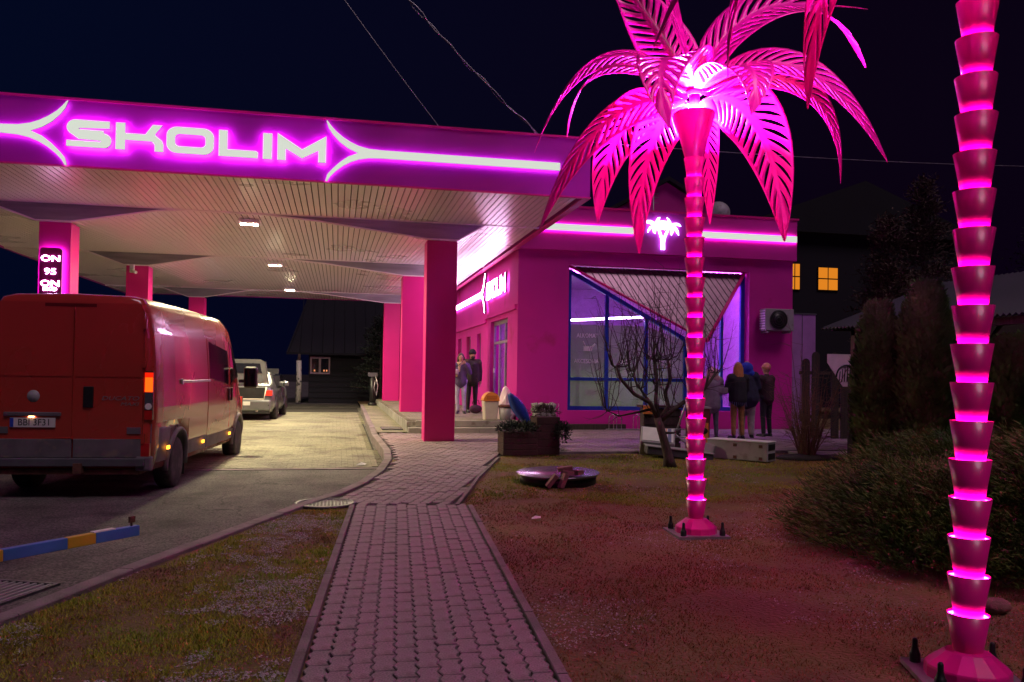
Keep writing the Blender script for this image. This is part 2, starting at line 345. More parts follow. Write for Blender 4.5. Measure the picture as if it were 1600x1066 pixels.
# straight near section: eleven rows between the edging kerbs
A0 = Vector((-.20, 3.55)); ang1 = -R(4.1); dirv = Vector((math.sin(-ang1), math.cos(ang1))); side = Vector((dirv.y, -dirv.x))
extra = MB()
def addp(mb, x, y, z, a, tx=0, ty=0):
    k = []
    for vx, vy, vz in pvb.v:
        rx, ry = rotz(vx, vy, a); k.append((x+rx, y+ry, z+vz+tx*vx+ty*vy))
    mb.add(k, pvb.f)
cnt = 0
for c in range(11):
    offs = (.5 if c % 2 else 0)+rnd.uniform(-.1, .1)
    for r_ in range(-5, 28):
        p = A0+side*(PW*(c+.5)+.012)+dirv*(PL*(r_+offs))
        if p.y > 9.38+.0*c: continue
        z = gz(p.y)+rnd.uniform(-.003, .003)+.004
        ga = ang1+rnd.uniform(-.012, .012)
        if p.y > 3.75 and cnt < 290:
            o = put('paver', pvm, path, (p.x, p.y, z), (rnd.uniform(-.012, .012), rnd.uniform(-.015, .015), ga)); cnt += 1
        else: addp(extra, p.x, p.y, z, ga)
# fanned far section up to the steps
ang2 = -R(20); d2 = Vector((math.sin(-ang2), math.cos(ang2))); s2 = Vector((d2.y, -d2.x))
EDGE = [(1.36, 9.3), (2.0, 11.6), (2.72, 13.8), (2.95, 14.6), (20, 14.62)]
def redge(y):
    for (x0, y0), (x1, y1) in zip(EDGE, EDGE[1:]):
        if y <= y1: return x0+(x1-x0)*(y-y0)/(y1-y0)
    return 4.1
for c in range(-60, 60):
    offs = .5 if c % 2 else 0
    for r_ in range(-30, 70):
        p = Vector((.4, 9.45))+s2*(PW*c)+d2*(PL*(r_+offs))
        if p.y < 9.45 or p.y > 18.35: continue
        if p.x < kx(p.y)+.17 or p.x > min(redge(p.y), 4.2 if p.y > 14.6 else 9)-.06: continue
        if (p.x+.11)**2+(p.y-9.65)**2 < .37**2: continue
        addp(extra, p.x, p.y, gz(p.y)+rnd.uniform(-.003, .003)+.004, ang2+rnd.uniform(-.01, .01))
extra.build('paver_field', M['paver'], path, kind='stuff')
bed = MB(); bed.add([(A0.x-.02+side.x*0, 3-1, -.02), (A0.x+1.25, 2, -.02), (1.40, 9.4, -.02), (.16, 9.4, -.02)], [(0, 1, 2, 3)])
b2 = [(kx(y)+.05, y, gz(y)-.018) for y in frange(9.4, 18.4, .5)]; b3 = [((redge(y) if y < 14.6 else 4.2), y, gz(y)-.018) for y in frange(9.4, 18.4, .5)]
n = len(b2); bed.add(b2+b3, [(i, n+i, n+i+1, i+1) for i in range(n-1)]); bed.build('joint_sand', M['joint'], path)
def kerb_run(pts, wd, zt, depth, parent, m, L=1.0, gap=.006, name='kerb_stone', zfun=gz):
    # stones laid end to end along a polyline
    seg = []
    for p, q in zip(pts, pts[1:]):
        p = Vector(p); q = Vector(q); n_ = max(1, round((q-p).length/L))
        for i in range(n_): seg.append((p.lerp(q, i/n_), p.lerp(q, (i+1)/n_)))
    for p, q in seg:
        d = (q-p).normalized(); nn = Vector((d.y, -d.x))*wd/2; p = p+d*gap/2; q = q-d*gap/2
        b = MB(); c = .008; dz = rnd.uniform(-.004, .004)
        o = [p-nn, q-nn, q+nn, p+nn]; i_ = [p-nn*.86, q-nn*.86, q+nn*.86, p+nn*.86]
        zs = [zfun(v.y)+zt+dz for v in o]
        vs = [(v.x, v.y, z) for v, z in zip(i_, zs)]+[(v.x, v.y, z-c) for v, z in zip(o, zs)]+[(v.x, v.y, z-depth) for v, z in zip(o, zs)]
        b.add(vs, [(3, 2, 1, 0)]+[(i, (i+1) % 4, 4+(i+1) % 4, 4+i) for i in range(4)]+[(4+i, 4+(i+1) % 4, 8+(i+1) % 4, 8+i) for i in range(4)])
        b.build(name, m, parent)
e0 = A0-dirv*1.6
kerb_run([e0-side*.035, A0-side*.035+dirv*5.9], .06, .012, .2, path, M['kerb'])
kerb_run([e0+side*(11*PW+.055), A0+side*(11*PW+.055)+dirv*5.82], .06, .012, .2, path, M['kerb'])
kerb_run(EDGE[:3], .05, .010, .2, path, M['kerb'])
kerb = bpy.data.objects.new('kerb', None); COL.objects.link(kerb); tag(kerb, kind='structure')
kerb_run([(kx(y)+.04, y) for y in [1, 4, 5.5, 6.6, 8.4, 9.6, 10.3, 11.15, 12.35, 13.7, 15, 16.4, 18, 21.8, 28, 34]], .13, .012, .34, kerb, M['kerb'], L=.8)

# forecourt paving and the pavement in front of the shop -------------
fc = bpy.data.objects.new('forecourt', None); COL.objects.link(fc); tag(fc, kind='structure')
b = MB()
y = 13.95; row = 0
while y < 30:
    xx = -9+(row % 2)*.1
    while xx+.19 < kx(y)-.03:
        z = rz(y+.05)+.018+rnd.uniform(-.0015, .0015)+.006*noise.noise(Vector((xx*.9, y*.9, 0)))
        b.add([(xx, y, z), (xx+.192, y, z), (xx+.192, y+.092, z), (xx, y+.092, z), (xx-.004, y-.004, z-.014), (xx+.196, y-.004, z-.014), (xx+.196, y+.096, z-.014), (xx-.004, y+.096, z-.014)],
              [(0, 1, 2, 3), (4, 5, 1, 0), (5, 6, 2, 1), (6, 7, 3, 2), (7, 4, 0, 3)])
        xx += .2
    y += .1; row += 1
b.build('forecourt_pavers', M['pavery'], fc, kind='stuff')
b = MB(); b.box(-9, .7, 13.78, 13.93, -.3, rz(14)+.012); b.build('edging_strip', M['kerb'], fc)
b = MB(); b.add([(-9, 13.9, rz(13.9)+.008), (.75, 13.9, rz(13.9)+.008), (.72, 20.4, rz(20.4)+.008), (-9, 20.4, rz(20.4)+.008), (.8, 34, .052), (-9, 34, .052)], [(0, 1, 2, 3), (3, 2, 4, 5)]); b.build('paving_bed', M['joint'], fc)
pv = bpy.data.objects.new('pavement', None); COL.objects.link(pv); tag(pv, kind='structure')
b = MB(); y = 14.64; row = 0
while y < 19.3:
    xx = 4.2+(row % 2)*.1 if y < 18.3 else 4.25
    lim = 12.6
    while xx < lim:
        z = gz(y+.05)+.006+rnd.uniform(-.002, .002)
        b.add([(xx, y, z), (xx+.192, y, z), (xx+.192, y+.092, z), (xx, y+.092, z), (xx-.004, y-.004, z-.014), (xx+.196, y-.004, z-.014), (xx+.196, y+.096, z-.014), (xx-.004, y+.096, z-.014)],
              [(0, 1, 2, 3), (4, 5, 1, 0), (5, 6, 2, 1), (6, 7, 3, 2), (7, 4, 0, 3)])
        xx += .2
    y += .1; row += 1
b.build('pavement_pavers', M['paver'], pv, kind='stuff')
b = MB(); b.add([(4.1, 14.6, gz(14.6)-.012), (12.6, 14.6, gz(14.6)-.012), (12.6, 19.4, gz(19.4)-.012), (4.1, 19.4, gz(19.4)-.012)], [(0, 1, 2, 3)]); b.build('paving_bed', M['joint'], pv)
kerb_run([(2.98, 14.58), (12.6, 14.58)], .06, .012, .2, pv, M['kerb'])

# platform and steps -------------------------------------------------
pf = thing('entrance_platform', 'raised paved platform with two concrete steps in front of the shop door', 'platform', (1.5, 18.3, .15))
o3 = (1.5, 18.3, .15)
b = MB(o3); b.box(1.55, 4.22, 18.62, 34, 0, .41); b.build('base', M['concrete'], pf)
xs = 1.56
while xs < 4.1:
    b = MB(o3); b.box(xs, min(xs+.79, 4.2), 18.28, 18.62, .05, .285); bevel(b.build('step_block', M['concrete'], pf), .008)
    b = MB(o3); b.box(xs+.2, min(xs+.99, 4.21), 18.60, 18.74, .29, .428); bevel(b.build('step_block', M['concrete'], pf), .008)
    xs += .8
b = MB(o3); y = 18.76; row = 0
while y < 33.9:
    xx = 1.57+(row % 2)*.1
    while xx+.19 < 4.24:
        z = .424+rnd.uniform(-.002, .002)
        b.add([(xx, y, z), (xx+.192, y, z), (xx+.192, y+.092, z), (xx, y+.092, z), (xx-.004, y-.004, z-.014), (xx+.196, y-.004, z-.014), (xx+.196, y+.096, z-.014), (xx-.004, y+.096, z-.014)],
              [(0, 1, 2, 3), (4, 5, 1, 0), (5, 6, 2, 1), (6, 7, 3, 2), (7, 4, 0, 3)])
        xx += .2
    y += .1; row += 1
b.build('platform_pavers', M['pavery'], pf, kind='stuff')
b = MB(o3); b.add([(kx(18.4)+.1, 18.38, .186), (1.56, 18.38, .186), (1.56, 34, .214), (1.0, 34, .214)], [(0, 1, 2, 3)]); b.build('side_walk', M['pavery'], pf)

# drain covers ---------------------------------------------------------
t = thing('manhole_cover', 'round patterned iron manhole cover at the bend of the path', 'manhole cover', (-.11, 9.65, .004))
b = MB(); b.lathe([(.33, -.03), (.345, .003), (.30, .005), (.30, .0), (0.001, .0)], n=40); b.build('frame', M['iron'], t)
b = MB()
for i in range(-7, 8):
    for j in range(-7, 8):
        x, y = i*.04, j*.04
        if x*x+y*y < .275**2:
            a = .6 if (i+j) % 2 else -.6
            b.box(-.013, .013, -.004, .004, .0, .0025, rot=Matrix.Translation((x, y, 0)) @ Matrix.Rotation(a, 4, 'Z'))
b.build('tread_pattern', M['iron'], t, kind='stuff')
def grate(name, label, x0, x1, y0, y1, z, nb, along='y'):
    t = thing(name, label, 'drain grate', ((x0+x1)/2, (y0+y1)/2, z)); hx = (x1-x0)/2; hy = (y1-y0)/2
    b = MB(); b.box(-hx, hx, -hy, -hy+.03, -.04, .004); b.box(-hx, hx, hy-.03, hy, -.04, .004); b.box(-hx, -hx+.03, -hy+.03, hy-.03, -.04, .004); b.box(hx-.03, hx, -hy+.03, hy-.03, -.04, .004); b.box(-hx, hx, -hy, hy, -.06, -.045); b.build('frame', M['iron'], t)
    for i in range(nb):
        b = MB()
        if along == 'y': x = -hx+.03+(2*hx-.06)*(i+.5)/nb; b.box(x-.009, x+.009, -hy+.03, hy-.03, -.04, .0)
        else: y = -hy+.03+(2*hy-.06)*(i+.5)/nb; b.box(-hx+.03, hx-.03, y-.009, y+.009, -.04, .0)
        b.build('bar', M['grey'], t)
    return t
g = grate('drain_grate', 'iron slotted street drain at the edge of the grass in the left corner', -2.62, -2.08, 6.05, 6.75, -.085, 8); g.rotation_euler = (0, 0, R(-22)); 
grate('drain_grate', 'small dark drain grate in the pavement beside the entrance steps', 1.02, 1.5, 19.0, 19.75, .212, 9, 'x')

# ------------------------------------------------------------ station canopy
CX0, CX1, CY0, CY1, CZ, CT = -8.35, 4.11, 13.2, 35.0, 4.53, 5.48
cn = thing('station_canopy', 'huge magenta filling station roof with white ribbed ceiling on six pink pillars', 'canopy', (-2, 24, 0)); co = (-2, 24, 0)
b = MB(co); b.box(CX0, CX1, CY0, CY0+.1, CZ-.02, CT); b.build('front_fascia', M['fascia'], cn)
b = MB(co); b.box(CX0, CX1+.02, CY0-.03, CY0+.14, CT, CT+.035); b.box(CX1-.14, CX1+.02, CY0+.14, CY1, CT, CT+.035); b.build('roof_edge_trim', M['pink'], cn)
b = MB(co); b.box(CX1-.1, CX1, CY0+.1, CY1, CZ-.02, CT); b.build('side_fascia', M['fascia'], cn)
b = MB(co); b.box(CX0, CX0+.1, CY0+.1, CY1, CZ-.02, CT); b.build('side_fascia', M['fascia'], cn)
b = MB(co); b.box(CX0+.1, CX1-.1, CY1-.1, CY1, CZ-.02, CT); b.build('rear_fascia', M['fascia'], cn)
b = MB(co); b.box(CX0+.1, CX1-.1, CY0+.1, CY1-.1, CZ+.35, CT-.1); b.build('roof_deck', M['soffit_dark'], cn)
b = MB(co); b.box(CX0, CX1+.01, CY0-.025, CY0+.04, CZ-.045, CZ-.021); b.box(CX1-.12, CX1+.012, CY0+.04, CY1, CZ-.045, CZ-.021); b.build('drip_edge', M['pink'], cn)
PROF = [(-8.35, 4.50), (-6.3, 4.50), (-5.45, 4.2), (-4.87, 4.2), (-3.35, 4.49), (-2.8, 4.53), (-1.4, 4.515), (-.4, 4.44), (1.72, 4.2), (2.34, 4.2), (2.87, 4.53), (4.11, 4.53)]
def prof(x):
    for (x0, z0), (x1, z1) in zip(PROF, PROF[1:]):
        if x <= x1: return z0+(z1-z0)*(x-x0)/(x1-x0)
    return 4.53
ROWS = [16.4, 22.75, 31.9]
bays = [(CY0+.1, ROWS[0]-.02, False), (ROWS[0]+.03, ROWS[1]-.02, True), (ROWS[1]+.03, ROWS[2]-.02, True), (ROWS[2]+.03, CY1-.1, True)]
pitch = .108; ns = int((CX1-CX0-.2)/pitch)
far = MB(co)
for bi, (y0, y1, low) in enumerate(bays):
    for i in range(ns):
        x = CX0+.1+pitch*i; xm = x+pitch/2
        def sl(mb):
            ex = [(x+.002, .020), (x+.005, 0), (x+pitch-.014, 0), (x+pitch-.011, .020)]
            vs = []
            for yy, top in ((y0, low), (y1, False)):
                for px_, dz in ex: vs.append((px_, yy, (prof(px_) if top else CZ)+dz+.001))
            mb.add(vs, [(j, j+1, 4+j+1, 4+j) for j in range(3)])
        if bi < 2: s_ = MB(co); sl(s_); s_.build('soffit_slat', M['soffit'], cn)
        else: sl(far)
far.build('soffit_slats_far', M['soffit'], cn, kind='stuff')
for y in ROWS:
    b = MB(co)
    pts = [(x, z) for x, z in PROF if z <= 4.53]
    poly = [(CX0+.1, CZ+.02)]+[(max(min(x, CX1-.1), CX0+.1), z+.001) for x, z in PROF]+[(CX1-.1, CZ+.02)]
    # face strip between level line and dropped profile
    for (x0, z0), (x1, z1) in zip(PROF, PROF[1:]):
        x0 = max(x0, CX0+.1); x1 = min(x1, CX1-.1)
        b.add([(x0, y, z0), (x1, y, z1), (x1, y, CZ+.03), (x0, y, CZ+.03)], [(0, 1, 2, 3)])
        b.add([(x0, y, z0), (x1, y, z1), (x1, y+.03, z1), (x0, y+.03, z0)], [(3, 2, 1, 0)])
    b.build('beam_cladding', M['trough'], cn)
    b = MB(co)
    for (x0, z0), (x1, z1) in zip(PROF, PROF[1:]):
        x0 = max(x0, CX0+.1); x1 = min(x1, CX1-.1)
        b.add([(x0, y-.012, z0-.012), (x1, y-.012, z1-.012), (x1, y+.045, z1-.012), (x0, y+.045, z0-.012), (x0, y-.012, z0+.016), (x1, y-.012, z1+.016)], [(3, 2, 1, 0), (0, 1, 5, 4)])
    b.box(CX0+.1, CX1-.1, y-.045, y-.015, CZ-.012, CZ+.012); b.build('edge_trim', M['soffit'], cn)
def column(x0, x1, y, z0):
    b = MB(co); b.box(x0, x1, y, y+.5, z0, 4.195); bevel(b.build('column', M['pink'], cn), .012)
for y, z in ((16.5, rz(16.5)), (22.85, rz(23)), (32.0, .04)): column(-5.42, -4.87, y, z)
column(1.72, 2.34, 16.5, .12); column(1.72, 2.34, 22.85, .42); column(1.72, 2.34, 32.0, .42)
for (x, y, z) in ((-1.77, 16.95, 4.47), (-1.73, 23.3, 4.46), (-1.73, 30.4, 4.475)):
    b = MB(co); b.box(x-.19, x+.19, y-.1, y+.1, z-.01, z+.05); b.box(x-.19, x-.165, y-.1, y+.1, z-.035, z-.011); b.box(x+.165, x+.19, y-.1, y+.1, z-.035, z-.011); b.box(x-.164, x+.164, y-.1, y-.085, z-.035, z-.011); b.box(x-.164, x+.164, y+.085, y+.1, z-.035, z-.011); f = b.build('lamp_housing', M['white'], cn)
    b = MB(co); b.add([(x-.164, y-.084, z-.014), (x+.164, y-.084, z-.014), (x+.164, y+.084, z-.014), (x-.164, y+.084, z-.014)], [(3, 2, 1, 0)]); b.build('lamp_diffuser', M['lamp'], f); f.location.z -= .03
b = MB(co); b.box(-5.3, -5.2, 22.7, 22.8, 4.0, 4.2); b.tube([(-5.25, 22.7, 4.05), (-5.1, 22.5, 3.98)], .04); b.build('security_camera', M['white'], cn)
b = MB(co); b.box(1.58, 1.70, 32.0, 32.15, 4.28, 4.42); b.build('junction_box', M['white'], cn)

# ------------------------------------------------------------ letters
def arc(cx, cy, rx, ry, a0, a1, n=8): return [(cx+rx*math.cos(R(a0+(a1-a0)*i/n)), cy+ry*math.sin(R(a0+(a1-a0)*i/n))) for i in range(n+1)]
ZB, ZT = 4.77, 5.172
LET = {
 'S': [(-3.377, ZT)]+[(-3.84, ZT)]+arc(-3.84, 5.055, .125, .117, 90, 245, 9)[1:]+[(-3.80, 4.884), (-3.50, 4.876), (-3.50, 4.864), (-3.965, 4.862), (-3.965, ZB)]+arc(-3.455, 4.88, .105, .11, -90, 90, 10)+[(-3.46, 5.028), (-3.80, 5.034), (-3.80, 5.046), (-3.45, 5.062), (-3.377, 5.065)],
 'K': [(-3.294, ZT), (-3.162, ZT), (-3.162, 5.022), (-2.884, 5.022), (-2.782, ZT), (-2.642, ZT), (-2.742, 5.03), (-2.735, 5.01), (-2.645, 4.94), (-2.624, 4.88), (-2.624, ZB), (-2.749, ZB), (-2.752, 4.87), (-2.79, 4.917), (-3.16, 4.917), (-3.16, ZB), (-3.294, ZB)],
 'L': [(-1.837, ZT), (-1.708, ZT), (-1.708, 4.884), (-1.29, 4.884), (-1.258, 4.862), (-1.262, ZB), (-1.837, ZB)],
 'I': [(-1.19, ZT), (-1.052, ZT), (-1.052, ZB), (-1.19, ZB)],
 'M': [(-.974, 5.19), (-.603, 4.96), (-.238, 5.19), (-.238, ZB), (-.358, ZB), (-.358, 4.95), (-.603, 4.815), (-.846, 4.95), (-.846, ZB), (-.974, ZB)],
}
OO = arc(-2.43, ZT-.13, .155, .13, 180, 90, 6)+arc(-2.06, ZT-.13, .155, .13, 90, 0, 6)+arc(-2.06, ZB+.13, .155, .13, 0, -90, 6)+arc(-2.43, ZB+.13, .155, .13, -90, -180, 6)
OI = arc(-2.39, ZT-.165, .07, .055, 180, 90, 6)+arc(-2.10, ZT-.165, .07, .055, 90, 0, 6)+arc(-2.10, ZB+.165, .07, .055, 0, -90, 6)+arc(-2.39, ZB+.165, .07, .055, -90, -180, 6)
LM = [M['letter_face'], M['letter_side'], M['led']]
def inset_box_led(b, poly, y):  # led backing: same polygon shrunk a little toward its segments, facing the wall
    pass
def ring_prism(b, o, i, y0, y1, plane='xz'):
    def P(p, y): return (p[0], y, p[1]) if plane == 'xz' else (y, p[0], p[1])
    n = len(o)
    b.cur = 0; b.add([P(p, y0) for p in o]+[P(p, y0) for p in i], [(k, n+k, n+(k+1) % n, (k+1) % n) for k in range(n)])
    b.cur = 2; b.add([P(p, y1) for p in o]+[P(p, y1) for p in i], [(k, (k+1) % n, n+(k+1) % n, n+k) for k in range(n)])
    b.cur = 1
    b.add([P(p, y0) for p in o]+[P(p, y1) for p in o], [(k, (k+1) % n, n+(k+1) % n, n+k) for k in range(n)])
    b.add([P(p, y0) for p in i]+[P(p, y1) for p in i], [(k, n+k, n+(k+1) % n, (k+1) % n) for k in range(n)]); b.cur = 0
sg = thing('illuminated_sign', 'glowing white SKOLIM lettering between two forked light bars on the canopy front', 'sign', (-2.1, CY0, 4.97)); so3 = (-2.1, CY0, 4.97)
YF, YB = CY0-.105, CY0-.06
for k in 'SKLIM':
    b = MB(so3); b.prism(LET[k], YF, YB, sidemat=1, backmat=2); b.build('letter', LM, sg, label='letter '+k)
b = MB(so3); ring_prism(b, OO, OI, YF, YB); b.build('letter', LM, sg, label='letter O')
up = [(-.225, 5.445), (-.165, 5.365), (-.09, 5.285), (.02, 5.20), (.14, 5.13), (.26, 5.08), (.42, 5.045), (.62, 5.035)]
lo = [(.62, 4.905), (.42, 4.895), (.27, 4.865), (.14, 4.815), (.02, 4.745), (-.09, 4.655), (-.17, 4.57), (-.215, 4.49)]
inn = [(-.245, 4.49), (-.215, 4.60), (-.14, 4.69), (-.03, 4.80), (.10, 4.90), (.25, 4.965), (.10, 5.03), (-.03, 5.12), (-.14, 5.235), (-.205, 5.33), (-.245, 5.445)]
def fork(mir, xend):
    pts = up+[(xend, 5.035), (xend, 4.905)]+lo+inn
    if mir: pts = [(-4.20-x, z) for x, z in pts][::-1]
    return pts
LM2 = [M['letter_face'], M['letter_side'], M['led_stripe']]
b = MB(so3); b.prism(fork(False, 3.56), YF+.02, YB, sidemat=1, backmat=2); b.build('light_bar', LM2, sg)
b = MB(so3); b.prism(fork(True, 4.12), YF+.02, YB, sidemat=1, backmat=2); b.build('light_bar', LM2, sg)

# fuel name sign on the left pillar
ps = thing('fuel_sign', 'dark fuel board reading ON 95 ON with glowing magenta edge on pillar', 'sign', (-5.17, 16.42, 2.8)); po = (-5.17, 16.42, 2.8)
def rrect(x0, x1, z0, z1, r):
    return arc(x1-r, z1-r, r, r, 0, 90, 5)+arc(x0+r, z1-r, r, r, 90, 180, 5)+arc(x0+r, z0+r, r, r, 180, 270, 5)+arc(x1-r, z0+r, r, r, 270, 360, 5)
b = MB(po); b.prism(rrect(-5.355, -4.985, 1.7, 3.70, .06), 16.38, 16.43, sidemat=1, backmat=2); b.build('board', [mat('board_plum', (.30, .012, .14), .4), M['letter_side'], emat('fuel_sign_led', LEDC, 9)], ps)
for s_, z, sz in (('ON', 3.50, .155), ('95', 3.26, .155), ('ON', 3.04, .155), ('EKO', 2.94, .09)):
    text(s_, sz, M['led_white'], ps, (0, -.045, z-2.8), (R(90), 0, 0), sx=1.35)

# ------------------------------------------------------------ shop building
FY = 19.4; SX = 4.25
sh = thing('shop_building', 'bright pink flat-roofed shop with blue framed corner window and light strips', 'building', (8, 24, .2)); ho = (8, 24, .2)
OX0, OX1, OZ0, OZ1 = 5.53, 10.37, .64, 4.24
b = MB(ho)
b.box(SX, OX0, FY, FY+.3, .1, 4.56); b.box(OX1, 11.6, FY, FY+.3, .1, 4.56); b.box(OX0, OX1, FY, FY+.3, .1, OZ0); b.box(OX0, OX1, FY, FY+.3, OZ1, 4.56)
b.build('front_wall', M['pinkwall'], sh)
b = MB(ho); b.box(11.3, 11.6, FY+.3, 34.5, .1, 4.56); b.box(SX+.3, 11.3, 34.2, 34.5, .1, 4.56); b.build('rear_wall', M['pinkwall'], sh)
DY0, DY1, DZ = 20.6, 23.0, 2.98
WN = [(24.6, 25.3), (26.6, 27.4), (28.6, 29.4)]
b = MB(ho); b.box(SX, SX+.3, FY+.3, DY0, .1, 5.4); b.box(SX, SX+.3, DY0, DY1, DZ, 5.4); b.box(SX, SX+.3, DY1, WN[0][0], .1, 5.4)
for i, (a, c) in enumerate(WN):
    b.box(SX, SX+.3, a, c, .1, 1.1); b.box(SX, SX+.3, a, c, 2.75, 5.4); nx_ = WN[i+1][0] if i < 2 else 34.5; b.box(SX, SX+.3, c, nx_, .1, 5.4)
b.build('side_wall', M['pinkwall'], sh)
b = MB(ho); b.box(SX-.06, SX-.002, DY1+.6, 34.4, 3.0, 3.12); b.box(SX-.06, SX-.002, FY+.1, DY1+.6, 3.1, 3.22); b.build('wall_moulding', M['pinkwall'], sh)
b = MB(ho); b.box(SX-.08, 11.64, FY-.13, FY+.25, 4.56, 5.62); b.box(11.30, 11.64, FY+.25, 34.5, 4.56, 5.62); b.box(SX+.02, SX+.3, FY+.25, 34.5, 5.4, 5.62); bevel(b.build('parapet', M['pinkwall'], sh), .01)
b = MB(ho); b.box(SX-.1, 11.68, FY-.16, FY+.28, 5.62, 5.66); b.build('parapet_cap', M['pink'], sh)
b = MB(ho); b.box(SX+.3, 11.3, FY+.3, 34.2, 4.6, 4.8); b.build('flat_roof', M['navyroof'], sh)
b = MB(ho)  # gable of the attic behind the parapet
b.prism([(8.55, 4.8), (8.55, 6.85), (10.81, 8.1), (13.0, 6.95), (13.0, 4.8)], 26, 26.3); b.build('attic_gable', M['pinkwall'], sh)
b = MB(ho); b.prism([(8.35, 6.77), (10.81, 8.13), (13.2, 6.87), (13.2, 6.99), (10.81, 8.27), (8.35, 6.89)], 25.8, 34); b.build('attic_roof', M['navyroof'], sh)
def strip(x0, x1):
    b = MB(ho); b.prism([(x0, 5.03), (x1, 5.03), (x1, 5.19), (x0, 5.19)], FY-.20, FY-.165, sidemat=1, backmat=2); b.build('light_strip', [M['letter_face'], M['letter_side'], emat('shop_strip_led', (1, .10, .9), 16)], sh)
strip(4.7, 7.12); strip(8.72, 11.6)
# interior
b = MB(ho); IM = mat('shop_interior_wall', (.5, .5, .52), .8)
b.box(4.6, 11.2, 26, 26.1, .3, 4.5); b.box(4.6, 11.2, 19.75, 26, .25, .3); b.box(4.6, 11.2, 19.75, 26, 4.35, 4.4); b.box(11.2, 11.28, 19.75, 26, .3, 4.4); b.build('interior_shell', IM, sh)
# windows front
GY = FY+.26
gl = glass('shop_glass', (.85, .87, .95), .88, .03)
win = MB(ho)
def bar(b, p, q, wd=.075, y0=GY-.05, y1=GY+.04):
    p = Vector(p); q = Vector(q); d = (q-p).normalized(); n_ = Vector((-d.y, d.x))*wd/2
    b.prism([tuple(p-n_), tuple(q-n_), tuple(q+n_), tuple(p+n_)], y0, y1)
def ztop(x): return 4.12-(x-5.6)*(4.12-2.34)/(8.98-5.6)
wf = MB(ho)
bar(wf, (5.60, OZ0), (5.60, 4.14), .11); bar(wf, (5.655, OZ0+.05), (10.3, OZ0+.05), .1); bar(wf, (5.66, 1.42), (8.9, 1.42), .085)
for x in (6.60, 7.65, 8.72): bar(wf, (x, OZ0+.1), (x, ztop(x)-.02), .085, GY-.052, GY+.042)
bar(wf, (5.62, 4.1), (8.98, 2.32), .1, GY-.055, GY+.045); bar(wf, (8.98, 2.32), (10.32, 4.14), .1, GY-.056, GY+.046)
bar(wf, (10.3, OZ0), (10.3, 4.14), .1); bar(wf, (9.72, OZ0+.1), (9.72, 3.3), .07, GY-.052, GY+.042); bar(wf, (9.0, OZ0+.1), (9.0, 2.3), .07, GY-.053, GY+.043)
wfo = wf.build('window_frame', M['bluef'], sh)
cells = [(5.655, 6.557), (6.643, 7.607), (7.693, 8.677)]
FM = film_mat('frosted_window_film', (.34, .40, .27), .10)
for x0, x1 in cells:
    for z0, z1a, z1b in ((.74, 1.378, 1.378), (1.463, ztop(x0)-.06, ztop(x1)-.06)):
        b = MB(ho); b.prism([(x0, z0), (x1, z0), (x1, z1b), (x0, z1a)], GY-.004, GY+.004); b.build('pane', gl, wfo)
        t1a, t1b = min(z1a, 2.78), min(z1b, 2.78)
        b = MB(ho); b.prism([(x0, z0), (x1, z0), (x1, t1b), (x0, t1a)], GY+.02, GY+.022); b.build('film', FM, wfo)
for x0, x1, za, zb in ((9.04, 9.68, 2.3, 3.15), (9.76, 10.25, 3.35, 3.95)):
    b = MB(ho); b.prism([(x0, .74), (x1, .74), (x1, zb), (x0, za)], GY-.004, GY+.004); b.build('pane', gl, wfo)
for s_, x, z, sz in (('ALKOMAT', 6.1, 2.50, .15), ('AKCESORIA', 6.08, 1.86, .15), ('OLEJE', 7.1, 1.86, .15), ('NAPOJE', 8.15, 1.9, .14)):
    text(s_, sz, emat('film_print_'+s_, (.55, .45, .5), .22) if False else M['white'], sh, (x-8, GY-.012-24, z-.2), (R(90), 0, 0), sx=.8)
b = MB(ho); b.box(6.0, 6.22, GY-.014, GY-.01, 2.12, 2.24); b.tube([(6.05, GY-.012, 2.24), (5.99, GY-.012, 2.36)], .012); b.tube([(6.2, GY-.012, 2.2), (6.3, GY-.012, 2.3)], .02); b.build('window_pictogram', M['white'], sh)
# slatted triangle
TRI = [Vector((5.58, GY-.06, 4.22)), Vector((10.32, GY-.06, 4.22)), Vector((8.90, FY-.62, 2.38))]
def clip(poly, n, d):
    out = []
    for i in range(len(poly)):
        a, c = poly[i], poly[(i+1) % len(poly)]; da = a.dot(n)-d; dc = c.dot(n)-d
        if da >= 0: out.append(a)
        if (da >= 0) != (dc >= 0): out.append(a.lerp(c, da/(da-dc)))
    return out
nn = Vector((1, 0, .52)).normalized(); ds = [v.dot(nn) for v in TRI]; dmin, dmax = min(ds), max(ds)
tn = (TRI[1]-TRI[0]).cross(TRI[2]-TRI[0]).normalized()
if tn.y > 0: tn = -tn
k = dmin; AWM = mat('brushed_awning_metal', (.25, .15, .20), .30, metal=.75, var=.12)
while k < dmax:
    pl = clip(clip(TRI, nn, k+.012), -nn, -(k+.135))
    if len(pl) >= 3:
        b = MB(ho); m_ = len(pl); b.add([p for p in pl]+[p-tn*.03 for p in pl], [tuple(range(m_)), tuple(reversed(range(m_, 2*m_)))]+[(i, (i+1) % m_, m_+(i+1) % m_, m_+i) for i in range(m_)]); b.build('awning_slat', AWM, sh)
    k += .147
b = MB(ho); b.add([p-tn*.035 for p in TRI], [(0, 1, 2)]); b.build('awning_backing', M['soffit_dark'], sh)
b = MB(ho); b.tube([TRI[0]+tn*.02, TRI[2]+tn*.02], .035, 6); b.tube([TRI[1]+tn*.02, TRI[2]+tn*.02], .045, 6); b.build('awning_edge', M['pink'], sh)
